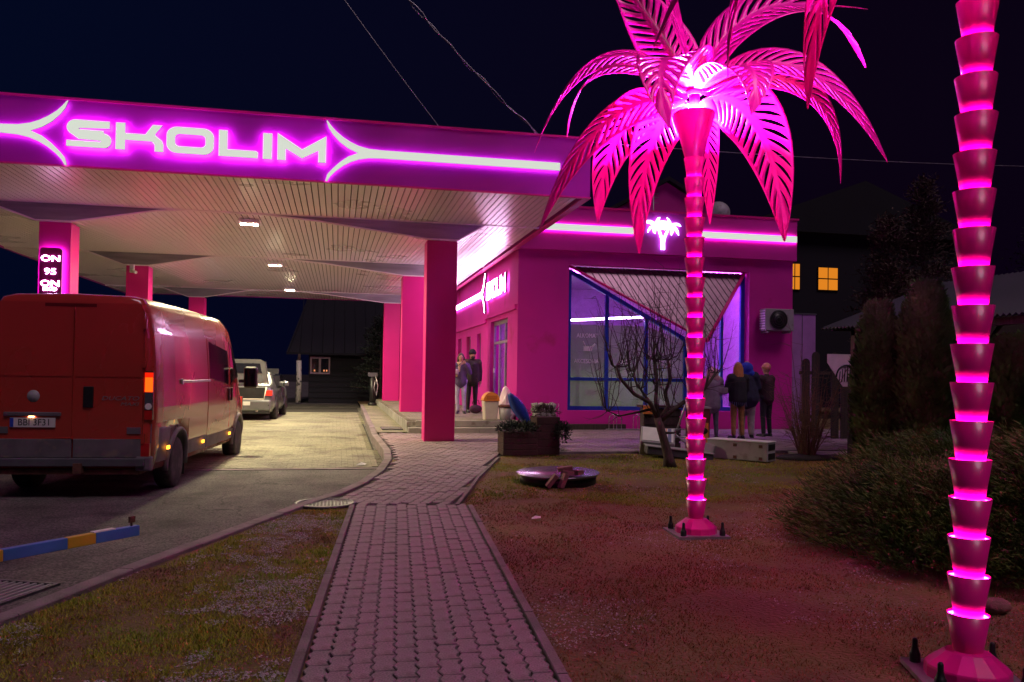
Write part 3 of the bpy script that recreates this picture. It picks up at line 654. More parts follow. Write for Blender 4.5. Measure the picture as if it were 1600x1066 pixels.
# door in the side wall
b = MB(ho); fr = M['greyd']
for y in (DY0+.03, 21.4, 22.2, DY1-.03): b.box(SX+.10, SX+.16, y-.03, y+.03, .43, DZ)
b.box(SX+.10, SX+.16, DY0, DY1, DZ-.1, DZ); b.box(SX+.101, SX+.159, DY0, DY1, 2.35, 2.42); dfo = b.build('door_frame', M['grey'], sh)
for y0, y1 in ((DY0+.06, 21.37), (21.43, 22.17), (22.23, DY1-.06)):
    b = MB(ho); b.box(SX+.125, SX+.135, y0, y1, .45, 2.35); b.build('pane', glass('door_glass', (.9, .8, .95), .8, .04), dfo); b = MB(ho); b.box(SX+.125, SX+.135, y0, y1, 2.42, DZ-.1); b.build('pane', gl, dfo)
b = MB(ho); b.box(SX+.02, SX+.05, 22.5, 22.62, 1.55, 1.67); b.build('notice', M['white'], sh)
for a, c in WN:
    b = MB(ho); b.box(SX+.1, SX+.15, a, c, 1.1, 1.17); b.box(SX+.1, SX+.15, a, c, 2.68, 2.75); b.box(SX+.1, SX+.15, a, a+.06, 1.17, 2.68); b.box(SX+.1, SX+.15, c-.06, c, 1.17, 2.68); q = b.build('side_window_frame', M['greyd'], sh)
    b = MB(ho); b.box(SX+.12, SX+.13, a+.06, c-.06, 1.17, 2.68); b.build('pane', gl, q)
b = MB(ho); b.tube([(6.3, 22, 3.04), (8.6, 22.0, 3.2)], .03, 8); b.build('light_tube', emat('interior_led_tube', (.75, .45, 1.0), 30), sh)
b = MB(ho); b.box(5.2, 10.8, 21.2, 21.5, 4.30, 4.34); b.box(9.3, 10.6, 20.3, 20.5, 4.30, 4.34); b.build('ceiling_light', M['led_violet'], sh)
b = MB(ho); b.box(4.7, 9.2, 21.9, 22.3, .3, 1.75); b.build('film_backlight_box', M['greyd'], sh)
for i in range(5): b = MB(ho); b.box(4.8+.88*i, 5.58+.88*i, 21.87, 21.89, .42, 1.66); b.build('film_backlight_panel', emat('film_backlight_glow', (.80, 1.0, .50), 3), sh)  # added glowing fronts and the box behind them, backlighting the window film
b = MB(ho); b.lathe([(.22, 0), (.16, .1), (.05, .14)], (6.35, 19.98, 1.02), 16); b.build('lamp_reflection', emat('lamp_reflection_glow', (1.0, .75, .4), 1.6), sh)  # added glow behind the film, standing in for a warm lamp's reflection
b = MB(ho); b.box(4.9, 5.6, 21.2, 23, .3, 1.3); b.box(7, 10.6, 22.9, 23.2, .3, 1.9); b.build('shop_counter', M['white'], sh)
# low beam along the wall base
b = MB((5.5, 19.2, .2)); b.box(4.35, 6.95, 19.12, 19.3, .19, .32); o = b.build('timber_beam', M['wood_dark']); o.location = (5.5, 19.2, .2); tag(o, 'dark timber beam lying along the foot of the pink wall', 'beam')

# second sign on the side wall
s2o = (SX, 24, 3.6)
sg2 = thing('illuminated_sign', 'white light bar and lettering on the pink wall above the shop door', 'sign', s2o)
def ymap(p, yc, k): return (yc-(p[0]+2.1)*k, 3.86+(p[1]-4.97)*1.22)
M2 = [M['led_white'], M['letter_side'], emat('side_sign_led', (.9, .3, .9), 11)]
for k_ in 'SKLIM':
    b = MB(s2o); b.prism([ymap(p, 21.85, .72) for p in LET[k_]], SX-.10, SX-.05, 'yz', sidemat=1, backmat=2); b.build('letter', M2, sg2)
b = MB(s2o); ring_prism(b, [ymap(p, 21.85, .72) for p in OO], [ymap(p, 21.85, .72) for p in OI], SX-.10, SX-.05, 'yz'); b.build('letter', M2, sg2)
b = MB(s2o); b.prism([ymap(p, 21.85, .85) for p in fork(True, 7.4)], SX-.11, SX-.05, 'yz', sidemat=1, backmat=2); b.build('light_bar', M2, sg2)

# palm emblem on the parapet
em = thing('palm_emblem', 'small glowing white twin palm emblem on the pink parapet', 'sign', (7.93, FY-.13, 5.1)); eo = (7.93, FY-.13, 5.1)
def ep(x, y): return (7.44+(x-300)*.0017*1.0, 5.5-(y-200)*.00147)
PA = [[(545, 755), (605, 755), (602, 640), (615, 560), (670, 410), (640, 395), (575, 560), (520, 400), (485, 395), (535, 560), (545, 640)],
      [(450, 300), (470, 250), (490, 215), (525, 203), (518, 240), (490, 280), (480, 300), (510, 270), (560, 262), (620, 265), (660, 285), (650, 250), (630, 205), (660, 225), (690, 270), (700, 310),
       (740, 292), (790, 288), (830, 305), (855, 342), (800, 330), (755, 345), (790, 380), (815, 430), (820, 500), (780, 440), (735, 390), (735, 450), (705, 505), (690, 470), (690, 400), (670, 380), (630, 395), (600, 400), (600, 420), (575, 405), (548, 420), (545, 400), (500, 385), (470, 390), (462, 440), (450, 490), (420, 460), (415, 410), (440, 375), (400, 400), (355, 450), (335, 480), (335, 430), (365, 375), (410, 340), (370, 325), (335, 318), (302, 310), (320, 270), (370, 265), (410, 280)]]
for i, pl in enumerate(PA):
    b = MB(eo); dy = .0 if i else .004; b.prism([ep(*p) for p in pl], FY-.20+dy, FY-.165+dy, sidemat=1, backmat=2); b.build('emblem_trunk' if i == 0 else 'emblem_leaves', [emat('emblem_face', (.62, .84, 1.0), 2.0), M['led_blue'], M['led_blue']], em)

# air conditioner
ac = thing('air_conditioner', 'grey air conditioner outdoor unit on the pink wall right of the window', 'air conditioner', (11, FY-.2, 3)); ao = (11, FY-.2, 3)
b = MB(ao); b.box(10.62, 11.42, FY-.38, FY-.08, 2.72, 3.28); bevel(b.build('casing', M['grey'], ac), .02)
b = MB(ao); b.lathe([(.0, .0), (.24, .0), (.25, .02), (.0, .02)], (0, 0, 0), 28); 
for v in range(len(b.v)): x, y, z = b.v[v]; b.v[v] = (10.98+x, FY-.385-z, 3.0+y)
b.build('fan_opening', M['black'], ac)
for r_ in (.06, .12, .18, .235):
    b = MB(ao); b.tube([(10.98+r_*math.cos(2*math.pi*i/20), FY-.415, 3+r_*math.sin(2*math.pi*i/20)) for i in range(21)], .004, 4, False); b.build('fan_guard_ring', M['greyd'], ac)
for i in range(8):
    b = MB(ao); b.box(10.605, 10.62, FY-.36, FY-.1, 2.76+.065*i, 2.79+.065*i); b.build('louvre', M['white'], ac)
b = MB(ao); b.box(10.7, 10.74, FY-.36, FY, 2.66, 2.72); b.box(11.3, 11.34, FY-.36, FY, 2.66, 2.72); b.build('bracket', M['steel'], ac)

# dish and aerial
di = thing('satellite_dish', 'pale round satellite dish on the shop roof behind the palm', 'satellite dish', (10.75, 22, 5.3)); 
b = MB(); b.lathe([(0.001, .1), (.15, .085), (.27, .04), (.34, 0), (.34, .012), (.27, .055), (.15, .1), (0.001, .115)], n=26); d_ = b.build('reflector', M['grey'], di); d_.rotation_euler = (R(80), 0, R(-20)); d_.location = (0, 0, 1.0)
b = MB(); b.tube([(0, .1, -.5), (0, .12, 1.0)], .02); b.tube([(0, 0, .95), (-.1, -.4, .95)], .01); b.build('mast', M['steel'], di)
an = thing('roof_aerial', 'thin metal television aerial standing on the shop roof', 'aerial', (8.35, 21, 4.8))
b = MB(); b.tube([(0, 0, 0), (0, 0, 1.75)], .012, 6); b.build('mast', M['steel'], an)
for z in (1.45, 1.6, 1.7):
    b = MB(); b.tube([(-.14, 0, z), (.14, 0, z)], .006, 4); b.build('rod', M['steel'], an)

# bicycle rack
bk = thing('bicycle_rack', 'three-hoop metal bicycle rack at the foot of the shop wall', 'bicycle rack', (7.25, 19.0, .2))
for i in range(3):
    for dx in (-.06, .06):
        x = -.62+.62*i+dx; b = MB(); b.tube([(x-.1, 0, 0), (x-.1, 0, .27), (x-.07, 0, .34), (x, 0, .37), (x+.07, 0, .34), (x+.1, 0, .27), (x+.1, 0, 0)], .011, 6, False); b.build('hoop', M['chrome'], bk)
b = MB(); b.box(-.85, .95, -.03, .03, .0, .02); b.build('base_rail', M['steel'], bk)

# ------------------------------------------------------------ metal palms
def frond_mesh(P, W, S, ns=15, seed=0):
    W *= 1.12
    P = [Vector(p) for p in P]; S = Vector(S); rr = random.Random(seed)
    def spine(u): v = 1-u; return P[0]*v**3+P[1]*3*v*v*u+P[2]*3*v*u*u+P[3]*u**3
    def tang(u): u = min(max(u, .001), .999); v = 1-u; return ((P[1]-P[0])*v*v+(P[2]-P[1])*2*v*u+(P[3]-P[2])*u*u).normalized()
    def wid(u): return W/2*max(.0, math.sin(math.pi*min(1, (u*.955+.04))**.82))**.85 if u < 1 else 0
    fold = .16
    def pt(u, s_, t):
        u = min(max(u, 0), 1); tg = tang(u); sd = (S-tg*S.dot(tg)); sd = sd.normalized() if sd.length > 1e-6 else Vector((1, 0, 0)); nrm = sd.cross(tg)
        ww = wid(u); return spine(u)+sd*(s_*t*ww)-nrm*(abs(t)*ww*fold)
    b = MB(); T = [0, .09, .2, .34, .5, .66, .8, .9, 1.0]; shear = .17
    def prof_(t): return 0 if t < .1 or t > .89 else math.sin(math.pi*(t-.09)/.81)**.6
    lim = ns
    for s_ in (-1, 1):
        lines = []
        for i in range(ns+1):
            uc = .015+.86*i/ns
            slot = 0 < i < ns
            hw = .86/ns*.20*(.6+.5*math.sin(math.pi*i/ns))*(rr.uniform(.8, 1.1)) if slot else 0
            lines.append((uc, hw))
        def row(i, sign): 
            uc, hw = lines[i]; return [pt(uc+shear*t*(1-.4*uc)+(0 if i else -.0)+sign*hw*prof_(t), s_, t) for t in T]
        # cap at start
        st = [pt(.015*t*0+.0+.0*t, s_, t) for t in T]
        rows = [(st, row(0, -1))]
        for i in range(ns): rows.append((row(i, 1), row(i+1, -1)))
        for a, c in rows:
            mid = [x.lerp(y, .5) for x, y in zip(a, c)] if False else None
            n_ = len(T); vs = a+c
            b.add(vs, [((k, k+1, n_+k+1, n_+k) if s_ > 0 else (k+1, k, n_+k, n_+k+1)) for k in range(n_-1)], True)
        last = row(ns, 1); u0 = lines[ns][0]
        prev = last
        for q in range(1, 5):
            f = q/4; cur = [pt((u0+shear*t*(1-.4*u0))*(1-f)+f*1.0, s_, t) for t in T]; n_ = len(T)
            b.add(prev+cur, [((k, k+1, n_+k+1, n_+k) if s_ > 0 else (k+1, k, n_+k, n_+k+1)) for k in range(n_-1)], True); prev = cur
    me = b.mesh('frond', [M['palm']])
    bm = bmesh.new(); bm.from_mesh(me); bmesh.ops.remove_doubles(bm, verts=bm.verts, dist=.0006); bm.to_mesh(me); bm.free()
    return me
FR = [
 ([(-.08, 0, .05), (-.55, -.05, .72), (-1.25, -.05, .60), (-1.57, -.1, -.5)], .34, (0, .72, .7)),
 ([(-.08, -.08, .05), (-.6, -.35, .38), (-1.15, -.5, .30), (-1.17, -.55, -.50)], .26, (.1, .8, .6)),
 ([(-.08, .04, 0), (-.5, .2, .16), (-1.15, .45, .10), (-1.63, .5, -1.18)], .42, (-.35, .5, .8)),
 ([(-.08, .08, 0), (-.45, .4, .25), (-1.0, .7, .02), (-1.03, .8, -1.06)], .46, (.75, .3, -.4)),
 ([(-.04, .1, -.02), (-.2, .45, .20), (-.62, .7, -.16), (-.57, .75, -1.42)], .44, (.95, -.1, -.12)),
 ([(.02, .12, 0), (.08, .6, .2), (.16, .85, -.3), (.17, .95, -1.08)], .26, (1, 0, 0)),
 ([(.08, .08, 0), (.45, .4, .24), (.83, .55, -.20), (.91, .6, -1.34)], .54, (.9, .1, .45)),
 ([(.1, 0, .05), (.6, .1, .52), (1.25, .1, .42), (1.78, .1, -.69)], .40, (.2, .6, .75)),
 ([(.1, .1, .05), (.7, .45, .52), (1.45, .6, .35), (1.46, .7, -.74)], .38, (.2, .55, .8)),
 ([(.05, .1, .12), (.25, .3, 1.0), (1.2, .5, 1.5), (1.66, .5, .36)], .46, (-.5, .5, .75)),
 ([(.05, .12, .12), (.5, .6, 1.2), (1.1, .8, 1.2), (1.75, .9, 1.12)], .24, (0, .9, .4)),
 ([(-.04, .05, .12), (-.2, .2, .5), (-.45, .3, .95), (-.95, .2, 1.6)], .50, (.85, .1, .5)),
 ([(0, -.08, .12), (-.35, -.4, 1.25), (-.3, -.85, 1.5), (-.33, -.95, .55)], .20, (.5, .8, .1)),
 ([(0, -.1, .08), (-.02, -.5, .24), (-.46, -1.0, .30), (-.20, -1.1, -.62)], .54, (.95, .1, .1)),
 ([(.06, -.1, .05), (.25, -.5, .13), (.64, -.85, .14), (.48, -.95, -.50)], .46, (.9, .3, .1)),
 ([(0, .1, .12), (0, .35, .55), (0, .75, .75), (0, 1.1, .45)], .36, (1, 0, .15)),
]
FR.append(([(.08, .08, 0), (.45, .4, .3), (.90, .55, .05), (.93, .6, -1.04)], .27, (.9, .1, .45)))
FROND = [frond_mesh(P, W, S, seed=i) for i, (P, W, S) in enumerate(FR)]
for me in FROND: pass
SEG = .195
bs = MB(); bs.lathe([(.064, -.03), (.068, 0), (.1, SEG), (.0965, SEG), (.070, .06), (.068, 0)], n=28); SLEEVE = bs.mesh('trunk_sleeve', [M['palm']])
br = MB(); br.lathe([(.070, SEG-.018), (.0945, SEG-.012)], n=28); br.f = br.f[:28]; br.mi = br.mi[:28]; br.sm = br.sm[:28]; RING = br.mesh('light_ring', [M['led_ring']])
def metal_palm(label, loc, az, flip, lean, fronds):
    t = thing('metal_palm', label, 'metal palm', loc, az, 'pink metal palms on the lawn')
    b = MB(); b.lathe([(.199, .0), (.199, .055), (.195, .065), (.105, .135), (.075, .14)], n=14, smooth=False); b.build('base', M['palm'], t)
    N = 18
    tilt = Matrix.Rotation(lean[1], 4, 'X') @ Matrix.Rotation(lean[0], 4, 'Y')
    for i in range(N):
        p = tilt @ Vector((0, 0, .13+SEG*i)); o = put('trunk_sleeve', SLEEVE, t, p, (lean[1], lean[0], rnd.uniform(0, 6)))
        if i < N-1: put('light_ring', RING, o)
    p = tilt @ Vector((0, 0, .13+SEG*N))
    b = MB(); b.lathe([(.075, -.04), (.085, 0), (.205, .44), (.198, .44), (.08, .02), (.01, .02)], n=36); o = b.build('crown_cup', M['palm'], t); o.location = p
    b = MB(); b.lathe([(.075, .41), (.075, .49), (.05, .5)], n=24); put('crown_lamp', b.mesh('crown_lamp', [M['led_crown_dim' if flip else 'led_crown']]), o)
    b = MB(); b.tube([(0, 0, .3), (0, 0, .78)], .05, 12); b.tube([(0, 0, .62), (0, 0, .70)], .07, 12); o2 = b.build('crown_stem', M['palm'], t); o2.location = p
    hub = p+Vector((0, 0, .60))
    for i in fronds:
        o = put('frond', FROND[i], t, hub, (0, 0, 0), scale=(-1, 1, 1) if flip else None); 
        s_ = o.modifiers.new('thickness', 'SOLIDIFY'); s_.thickness = .004; s_.offset = 0
    for k_ in range(4):
        a = math.pi/4+k_*math.pi/2+.35; q = (.27*math.cos(a), .27*math.sin(a), 0)
        b = MB(); b.lathe([(.028, 0), (.028, .05), (.023, .055), (.014, .085), (.014, .12), (.008, .13), (.0, .131)], n=12); o = b.build('bolt_cap', M['black'], t); o.location = q
    b = MB(); b.box(-.25, .25, -.25, .25, -.02, .005); o = b.build('ground_plate', M['steel'], t); o.rotation_euler = (0, 0, .35)
    return t
metal_palm('whole pink metal palm with lit trunk rings and full crown on the lawn', (3.42, 7.41, 0), R(-24.8), 0, (-.0155, .0), range(16))
metal_palm('nearest pink metal palm at the right edge with its crown mostly cut off', (3.145, 3.60, 0), R(-41.2), math.pi, (.0105, 0), [0, 1, 2, 7, 8, 9, 10, 11, 12, 13, 14, 15, 16])

# ------------------------------------------------------------ delivery van
van = thing('delivery_van', 'red high-roof delivery van with lit right tail light waiting by the canopy', 'van', (-3.22, 11.0, -.1), -R(5))
VRED = mat('red_van_paint', (.38, .036, .022), .25, var=.08, scale=.6, coat=.8)
VCLAD = mat('dusty_grey_cladding', (.12, .105, .12), .6, var=.25, scale=4, dirt=((.20, .16, .13), 5, .58))
VGL = mat('dark_van_glass', (.012, .012, .02), .08, var=.02, coat=.5)
VF = [0, .14, .36, .60, .80, .93, .985, 1.0, 1.0]
VW = [.955, .99, 1.0, .985, .95, .90, .83, .70, 0]
VS = [(0, .93, 2.47), (.03, .975, 2.50), (.12, 1.0, 2.515), (.8, 1.02, 2.52), (2.5, 1.025, 2.525), (4.0, 1.02, 2.50), (4.45, 1.01, 2.42), (4.75, 1.0, 2.22), (5.1, .99, 1.85), (5.42, .975, 1.46), (5.62, .95, 1.30), (5.82, .90, 1.08), (5.93, .86, .86), (5.97, .80, .6)]
b = MB(); n_ = len(VF)*2-1; rows = []
for y, hw, zt in VS:
    half = [(hw*VW[i], y, .34+(zt-.34)*VF[i]+(.02 if i == len(VF)-1 else 0)) for i in range(len(VF))]
    ring = half+[(-x, yy, z) for x, yy, z in half[-2::-1]]
    rows.append(ring)
vs = [v for r_ in rows for v in r_]; fs = []
for i in range(len(rows)-1):
    for j in range(n_-1): fs.append((i*n_+j, (i+1)*n_+j, (i+1)*n_+j+1, i*n_+j+1)[::-1])
    fs.append((i*n_, i*n_+n_-1, (i+1)*n_+n_-1, (i+1)*n_)[::-1])
fs.append(tuple(range(n_))); fs.append(tuple((len(rows)-1)*n_+j for j in reversed(range(n_))))
b.add(vs, fs, True); body = b.build('body', [VRED, M['black']], van)
bm = bmesh.new(); bm.from_mesh(body.data); bmesh.ops.recalc_face_normals(bm, faces=bm.faces); bm.to_mesh(body.data); bm.free()
WY = (1.05, 5.06)
for sx_ in (-1, 1):
    for wy in WY:
        c = MB(); c.lathe([(.42, -.35), (.42, .35)], n=28); me = c.mesh('cut', [M['black']]); me.transform(Matrix.Translation((sx_*.95, wy, .34)) @ Matrix.Rotation(R(90), 4, 'Y'))
        co_ = bpy.data.objects.new('cut', me); COL.objects.link(co_); co_.parent = van
        md = body.modifiers.new('arch', 'BOOLEAN'); md.operation = 'DIFFERENCE'; md.object = co_; md.solver = 'EXACT'
dg = bpy.context.evaluated_depsgraph_get(); dg.update(); me = bpy.data.meshes.new_from_object(body.evaluated_get(dg)); body.modifiers.clear(); body.data = me
for o in [o for o in bpy.data.objects if o.name.startswith('cut')]: bpy.data.objects.remove(o)
def sidex(y, z):   # half width of the body at y, z
    for (y0, w0, t0), (y1, w1, t1) in zip(VS, VS[1:]):
        if y <= y1: k = (y-y0)/(y1-y0); hw = w0+(w1-w0)*k; zt = t0+(t1-t0)*k; break
    f = (z-.34)/(zt-.34)
    for i in range(len(VF)-1):
        if f <= VF[i+1] or i == len(VF)-2:
            q = (f-VF[i])/(VF[i+1]-VF[i]+1e-9); return hw*(VW[i]+(VW[i+1]-VW[i])*q)
def skin(name, m, poly, off=.006, s_=1, th=.008, nsub=6, parent=van, label=None):
    # a panel lying on the van's side: poly in (y, z), subdivided vertically to follow the curve
    y0 = min(p[0] for p in poly); y1 = max(p[0] for p in poly); zs = sorted(set(p[1] for p in poly)); z0, z1 = zs[0], zs[-1]
    b = MB(); N = nsub; Mx = max(2, int((y1-y0)/.25)); 
    def cross(z):
        xs_ = []
        for (ya, za), (yb, zb) in zip(poly, poly[1:]+poly[:1]):
            if (za-z)*(zb-z) <= 0 and abs(za-zb) > 1e-6: xs_.append(ya+(yb-ya)*(z-za)/(zb-za))
        return (min(xs_), max(xs_)) if xs_ else (y0, y1)
    vs = []
    for i in range(N+1):
        z = z0+(z1-z0)*i/N; a, c = cross(min(max(z, z0+1e-5), z1-1e-5))
        for j in range(Mx+1):
            y = a+(c-a)*j/Mx; vs.append((s_*(sidex(y, z)+off), y, z))
    nO = len(vs); vs += [(x-s_*th, y, z) for x, y, z in vs]
    fs = []
    for i in range(N):
        for j in range(Mx):
            k = i*(Mx+1)+j; fs.append((k, k+1, k+Mx+2, k+Mx+1)); 
    edge = [j for j in range(Mx+1)]+[(i+1)*(Mx+1)+Mx for i in range(N)]+[N*(Mx+1)+j for j in reversed(range(Mx))]+[i*(Mx+1) for i in reversed(range(1, N))]
    for a, c in zip(edge, edge[1:]+edge[:1]): fs.append((c, a, a+nO, c+nO))
    b.add(vs, fs, False); return b.build(name, m, parent, label)
for s_ in (1, -1):
    # sliding door, cab door, rear quarter panel with their shut lines
    skin('quarter_panel', VRED, [(.10, .93), (2.60, .93), (2.60, 2.06), (.10, 2.06)], .004, s_)
    skin('lower_side_panel', VRED, [(1.55, .58), (2.60, .58), (2.60, .91), (1.55, .91)], .004, s_)
    sd_ = skin('sliding_door', VRED, [(2.62, .50), (4.16, .50), (4.16, 2.10), (2.62, 2.10)], .010, s_)
    skin('window', VGL, [(2.72, 1.40), (4.02, 1.36), (4.02, 2.02), (2.72, 2.05)], .014, s_, parent=sd_)
    b = MB(); b.box(s_*1.03-.0, s_*1.055, 4.00, 4.06, 1.08, 1.30); bevel(b.build('door_handle', M['black'], sd_), .01)
    cdr = skin('cab_door', VRED, [(4.18, .62), (4.60, .62), (5.0, .95), (5.28, 1.42), (4.55, 2.18), (4.18, 2.2)], .010, s_)
    skin('window', VGL, [(4.24, 1.36), (5.18, 1.42), (4.62, 2.05), (4.24, 2.10)], .014, s_, parent=cdr)
    b = MB(); b.box(s_*1.02, s_*1.045, 4.26, 4.32, 1.08, 1.30); bevel(b.build('door_handle', M['black'], cdr), .01)
    b = MB(); b.box(s_*1.015, s_*1.035, 1.12, 2.72, 1.42, 1.455); b.box(s_*1.014, s_*1.04, 1.10, 1.16, 1.40, 1.475); bevel(b.build('door_rail', M['steel'], van), .006)
    skin('rear_cladding', VCLAD, [(.02, .42), (.58, .42), (.66, .90), (.02, .92)], .012, s_, .02)
    skin('side_cladding', VCLAD, [(1.52, .40), (2.60, .40), (2.60, .60), (1.52, .60)], .014, s_, .02)
    skin('side_cladding', VCLAD, [(2.63, .40), (4.55, .40), (4.55, .58), (2.63, .58)], .014, s_, .02)
    for wy in WY:   # arch flares
        b = MB(); pts = []
        for i in range(15):
            a = R(-8+196*i/14); pts.append((wy+.455*math.cos(a), .34+.455*math.sin(a)))
        b.tube([(s_*(sidex(min(5.9, max(0, y)), max(.35, z))+.004), y, z) for y, z in pts], .038, 6); b.build('arch_flare', VCLAD, van)
    for y, z in ((.48, .59), (2.28, .52), (4.10, .51)):
        b = MB(); b.box(s_*1.035, s_*1.05, y-.05, y+.05, z-.022, z+.022); b.build('side_marker', emat('amber_marker', (1, .32, .02), 5), van)
    # mirror
    b = MB(); b.box(s_*1.0, s_*1.14, 5.02, 5.08, 1.38, 1.44); ob = b.build('mirror_arm', M['black'], van)
    b = MB(); b.box(s_*1.08, s_*1.32, 5.0, 5.15, 1.28, 1.68); o = bevel(b.build('wing_mirror', M['black'], van), .05, 3)
    b = MB(); b.box(s_*1.11, s_*1.29, 4.992, 4.999, 1.32, 1.64); b.build('mirror_glass', VGL, o)
    # rear lamp cluster
    b = MB(); b.box(s_*.885, s_*.985, -.018, .03, .97, 1.58); lamp = bevel(b.build('tail_light', mat('smoked_lamp_housing', (.05, .01, .01), .25, coat=.5), van), .01)
    b = MB(); b.box(s_*.89, s_*.982, -.026, -.012, 1.32, 1.50); b.build('lit_lens', emat('lit_red_lens', (1, .055, .003), 2.4), lamp)
    b = MB(); b.box(s_*.886, s_*.984, -.022, -.012, 1.502, 1.56); b.build('red_lens', emat('lit_red_rim', (1, .015, .003), .9), lamp)
    b = MB(); b.box(s_*.89, s_*.98, -.024, -.012, 1.10, 1.315); b.build('clear_lens', M['chrome'], lamp)
    b = MB(); b.lathe([(.001, .0), (.035, .0), (.04, .012)], n=14); o = b.build('reverse_lens', M['white'], lamp); o.location = (s_*.935, -.02, 1.14); o.rotation_euler = (R(90), 0, 0)
    b = MB(); b.box(s_*.89, s_*.98, -.024, -.012, .975, 1.09); b.build('red_reflector', mat('red_reflector', (.4, .01, .01), .2), lamp)
    b = MB(); b.box(s_*.86, s_*.96, -.035, .02, .52, .68); b.build('bumper_reflector', mat('dull_red_reflector', (.35, .01, .01), .3), van)
    # rear doors
    x0, x1 = (.055, .872) if s_ > 0 else (-.872, .045)
    b = MB(); b.prism([(x0, .74), (x1, .74), (x1, 2.30), (x1-.06 if s_ > 0 else x1, 2.40), (x0 if s_ > 0 else x0+.06, 2.40), (x0, 2.30)], -.022, .01); rd = bevel(b.build('rear_door', VRED, van), .012, 3)
    b = MB(); b.box(x0+.004, x1-.004, -.030, .0, .50, .735); bevel(b.build('door_kick_panel', VCLAD, rd), .01)
    b = MB(); b.box(x0+.02, x1-.02, -.029, -.02, 1.50, 1.515); b.build('pressed_line', VRED, rd)
    xh = s_*.80
    b = MB(); b.box(xh-.11, xh+.05 if s_ > 0 else xh+.11, -.034, -.02, .80, .88); b.build('hinge_cover', VCLAD, rd)
    for z in (.68, 1.62, 2.1): b = MB(); b.box(s_*.86, s_*.90, -.045, -.01, z, z+.12); b.build('hinge', VRED, rd)
    b = MB(); b.box(s_*.985, s_*.80, -.05, .06, .34, .52); bevel(b.build('bumper_corner', VCLAD, van), .02)
b = MB(); b.box(.17, .29, -.045, -.02, 1.12, 1.38); bevel(b.build('rear_handle', M['black'], van), .03, 3)
b = MB(); b.box(-.74, -.08, -.05, -.02, 1.01, 1.06); bevel(b.build('plate_lamp_bar', VCLAD, van), .01)
b = MB(); b.box(-.45, -.39, -.048, -.03, 1.0, 1.008); b.build('plate_lamp', emat('plate_lamp_glow', (1, .5, .2), 22), van)
pl = MB(); pl.box(-.665, -.145, -.040, -.026, .875, .99); plate = pl.build('number_plate', M['plate_face'], van)
b = MB(); b.box(-.663, -.623, -.043, -.039, .878, .987); b.build('country_band', M['plate_blue'], plate)
text('BBI 3F31', .115, M['darkprint'], plate, (-.385, -.0415, .932), (R(90), 0, 0), .001, .92)
text('DUCATO', .072, M['steel'], van, (.60, -.026, 1.235), (R(90), 0, 0), .002, 1.45, shear=.25)
text('MAXI', .06, M['steel'], van, (.71, -.026, 1.165), (R(90), 0, 0), .002, 1.5, shear=.25)
b = MB(); b.lathe([(.0, .012), (.05, .012), (.055, .004), (.072, .004), (.074, 0)], n=24); o = b.build('round_badge', M['grey'], van); o.location = (-.41, -.022, 1.255); o.rotation_euler = (R(90), 0, 0)
b = MB(); b.box(-.43, -.39, -.040, -.034, 1.235, 1.275); b.build('badge_mark', M['darkprint'], o); bpy.data.objects[-1 if False else 0]
b = MB(); b.box(-.92, .92, -.09, .05, .40, .50); bevel(b.build('rear_step', M['greyd'], van), .01)
b = MB(); b.box(-.85, .85, -.03, .4, .30, .36); b.tube([(-.4, .05, .33), (-.4, .35, .33)], .04); b.box(.1, .2, -.12, .0, .32, .44); b.build('chassis_beam', M['rust'], van)
b = MB(); b.box(-.3, .3, -.026, .02, 2.36, 2.40); b.build('brake_light', mat('dark_red_lens', (.12, .01, .01), .2), van)
skin_ws = MB(); skin_ws.add([(-.88, 5.40, 1.50), (.88, 5.40, 1.50), (.80, 4.62, 2.36), (-.80, 4.62, 2.36)], [(0, 1, 2, 3)]); skin_ws.v = [(x, y+.02, z+.03) for x, y, z in skin_ws.v]; skin_ws.build('windscreen', VGL, van)
for s_ in (1, -1):
    b = MB(); b.box(s_*.62, s_*.9, 5.86, 5.93, .85, 1.1); b.build('headlight', M['chrome'], van)
def wheel(r, wd, name='wheel'):
    b = MB(); b.lathe([(r*.62, -wd/2), (r*.93, -wd/2), (r, -wd/2+.03), (r, wd/2-.03), (r*.93, wd/2), (r*.62, wd/2)], n=32); ty = b.mesh('tyre', [M['rubber']])
    c = MB(); c.lathe([(.0, wd*.10), (r*.16, wd*.12), (r*.2, wd*.22), (r*.42, wd*.26), (r*.55, wd*.12), (r*.6, wd*.4), (r*.64, wd*.46)], n=32)
    for i in range(10):
        a = 2*math.pi*i/10; c.ball((r*.48*math.cos(a), r*.48*math.sin(a), wd*.2), r*.06, 6, 4)
    ri = c.mesh('rim', [M['steel']]); return ty, ri
vt, vr = wheel(.345, .22)
for s_ in (1, -1):
    for wy in WY:
        wh = bpy.data.objects.new('wheel', vt); COL.objects.link(wh); wh.parent = van; wh.location = (s_*.885, wy, .345); wh.rotation_euler = (0, R(90)*s_, 0)
        put('rim', vr, wh)
    b = MB(); b.box(s_*.78, s_*.98, 1.50, 1.51, .12, .42); b.build('mud_flap', M['black'], van)

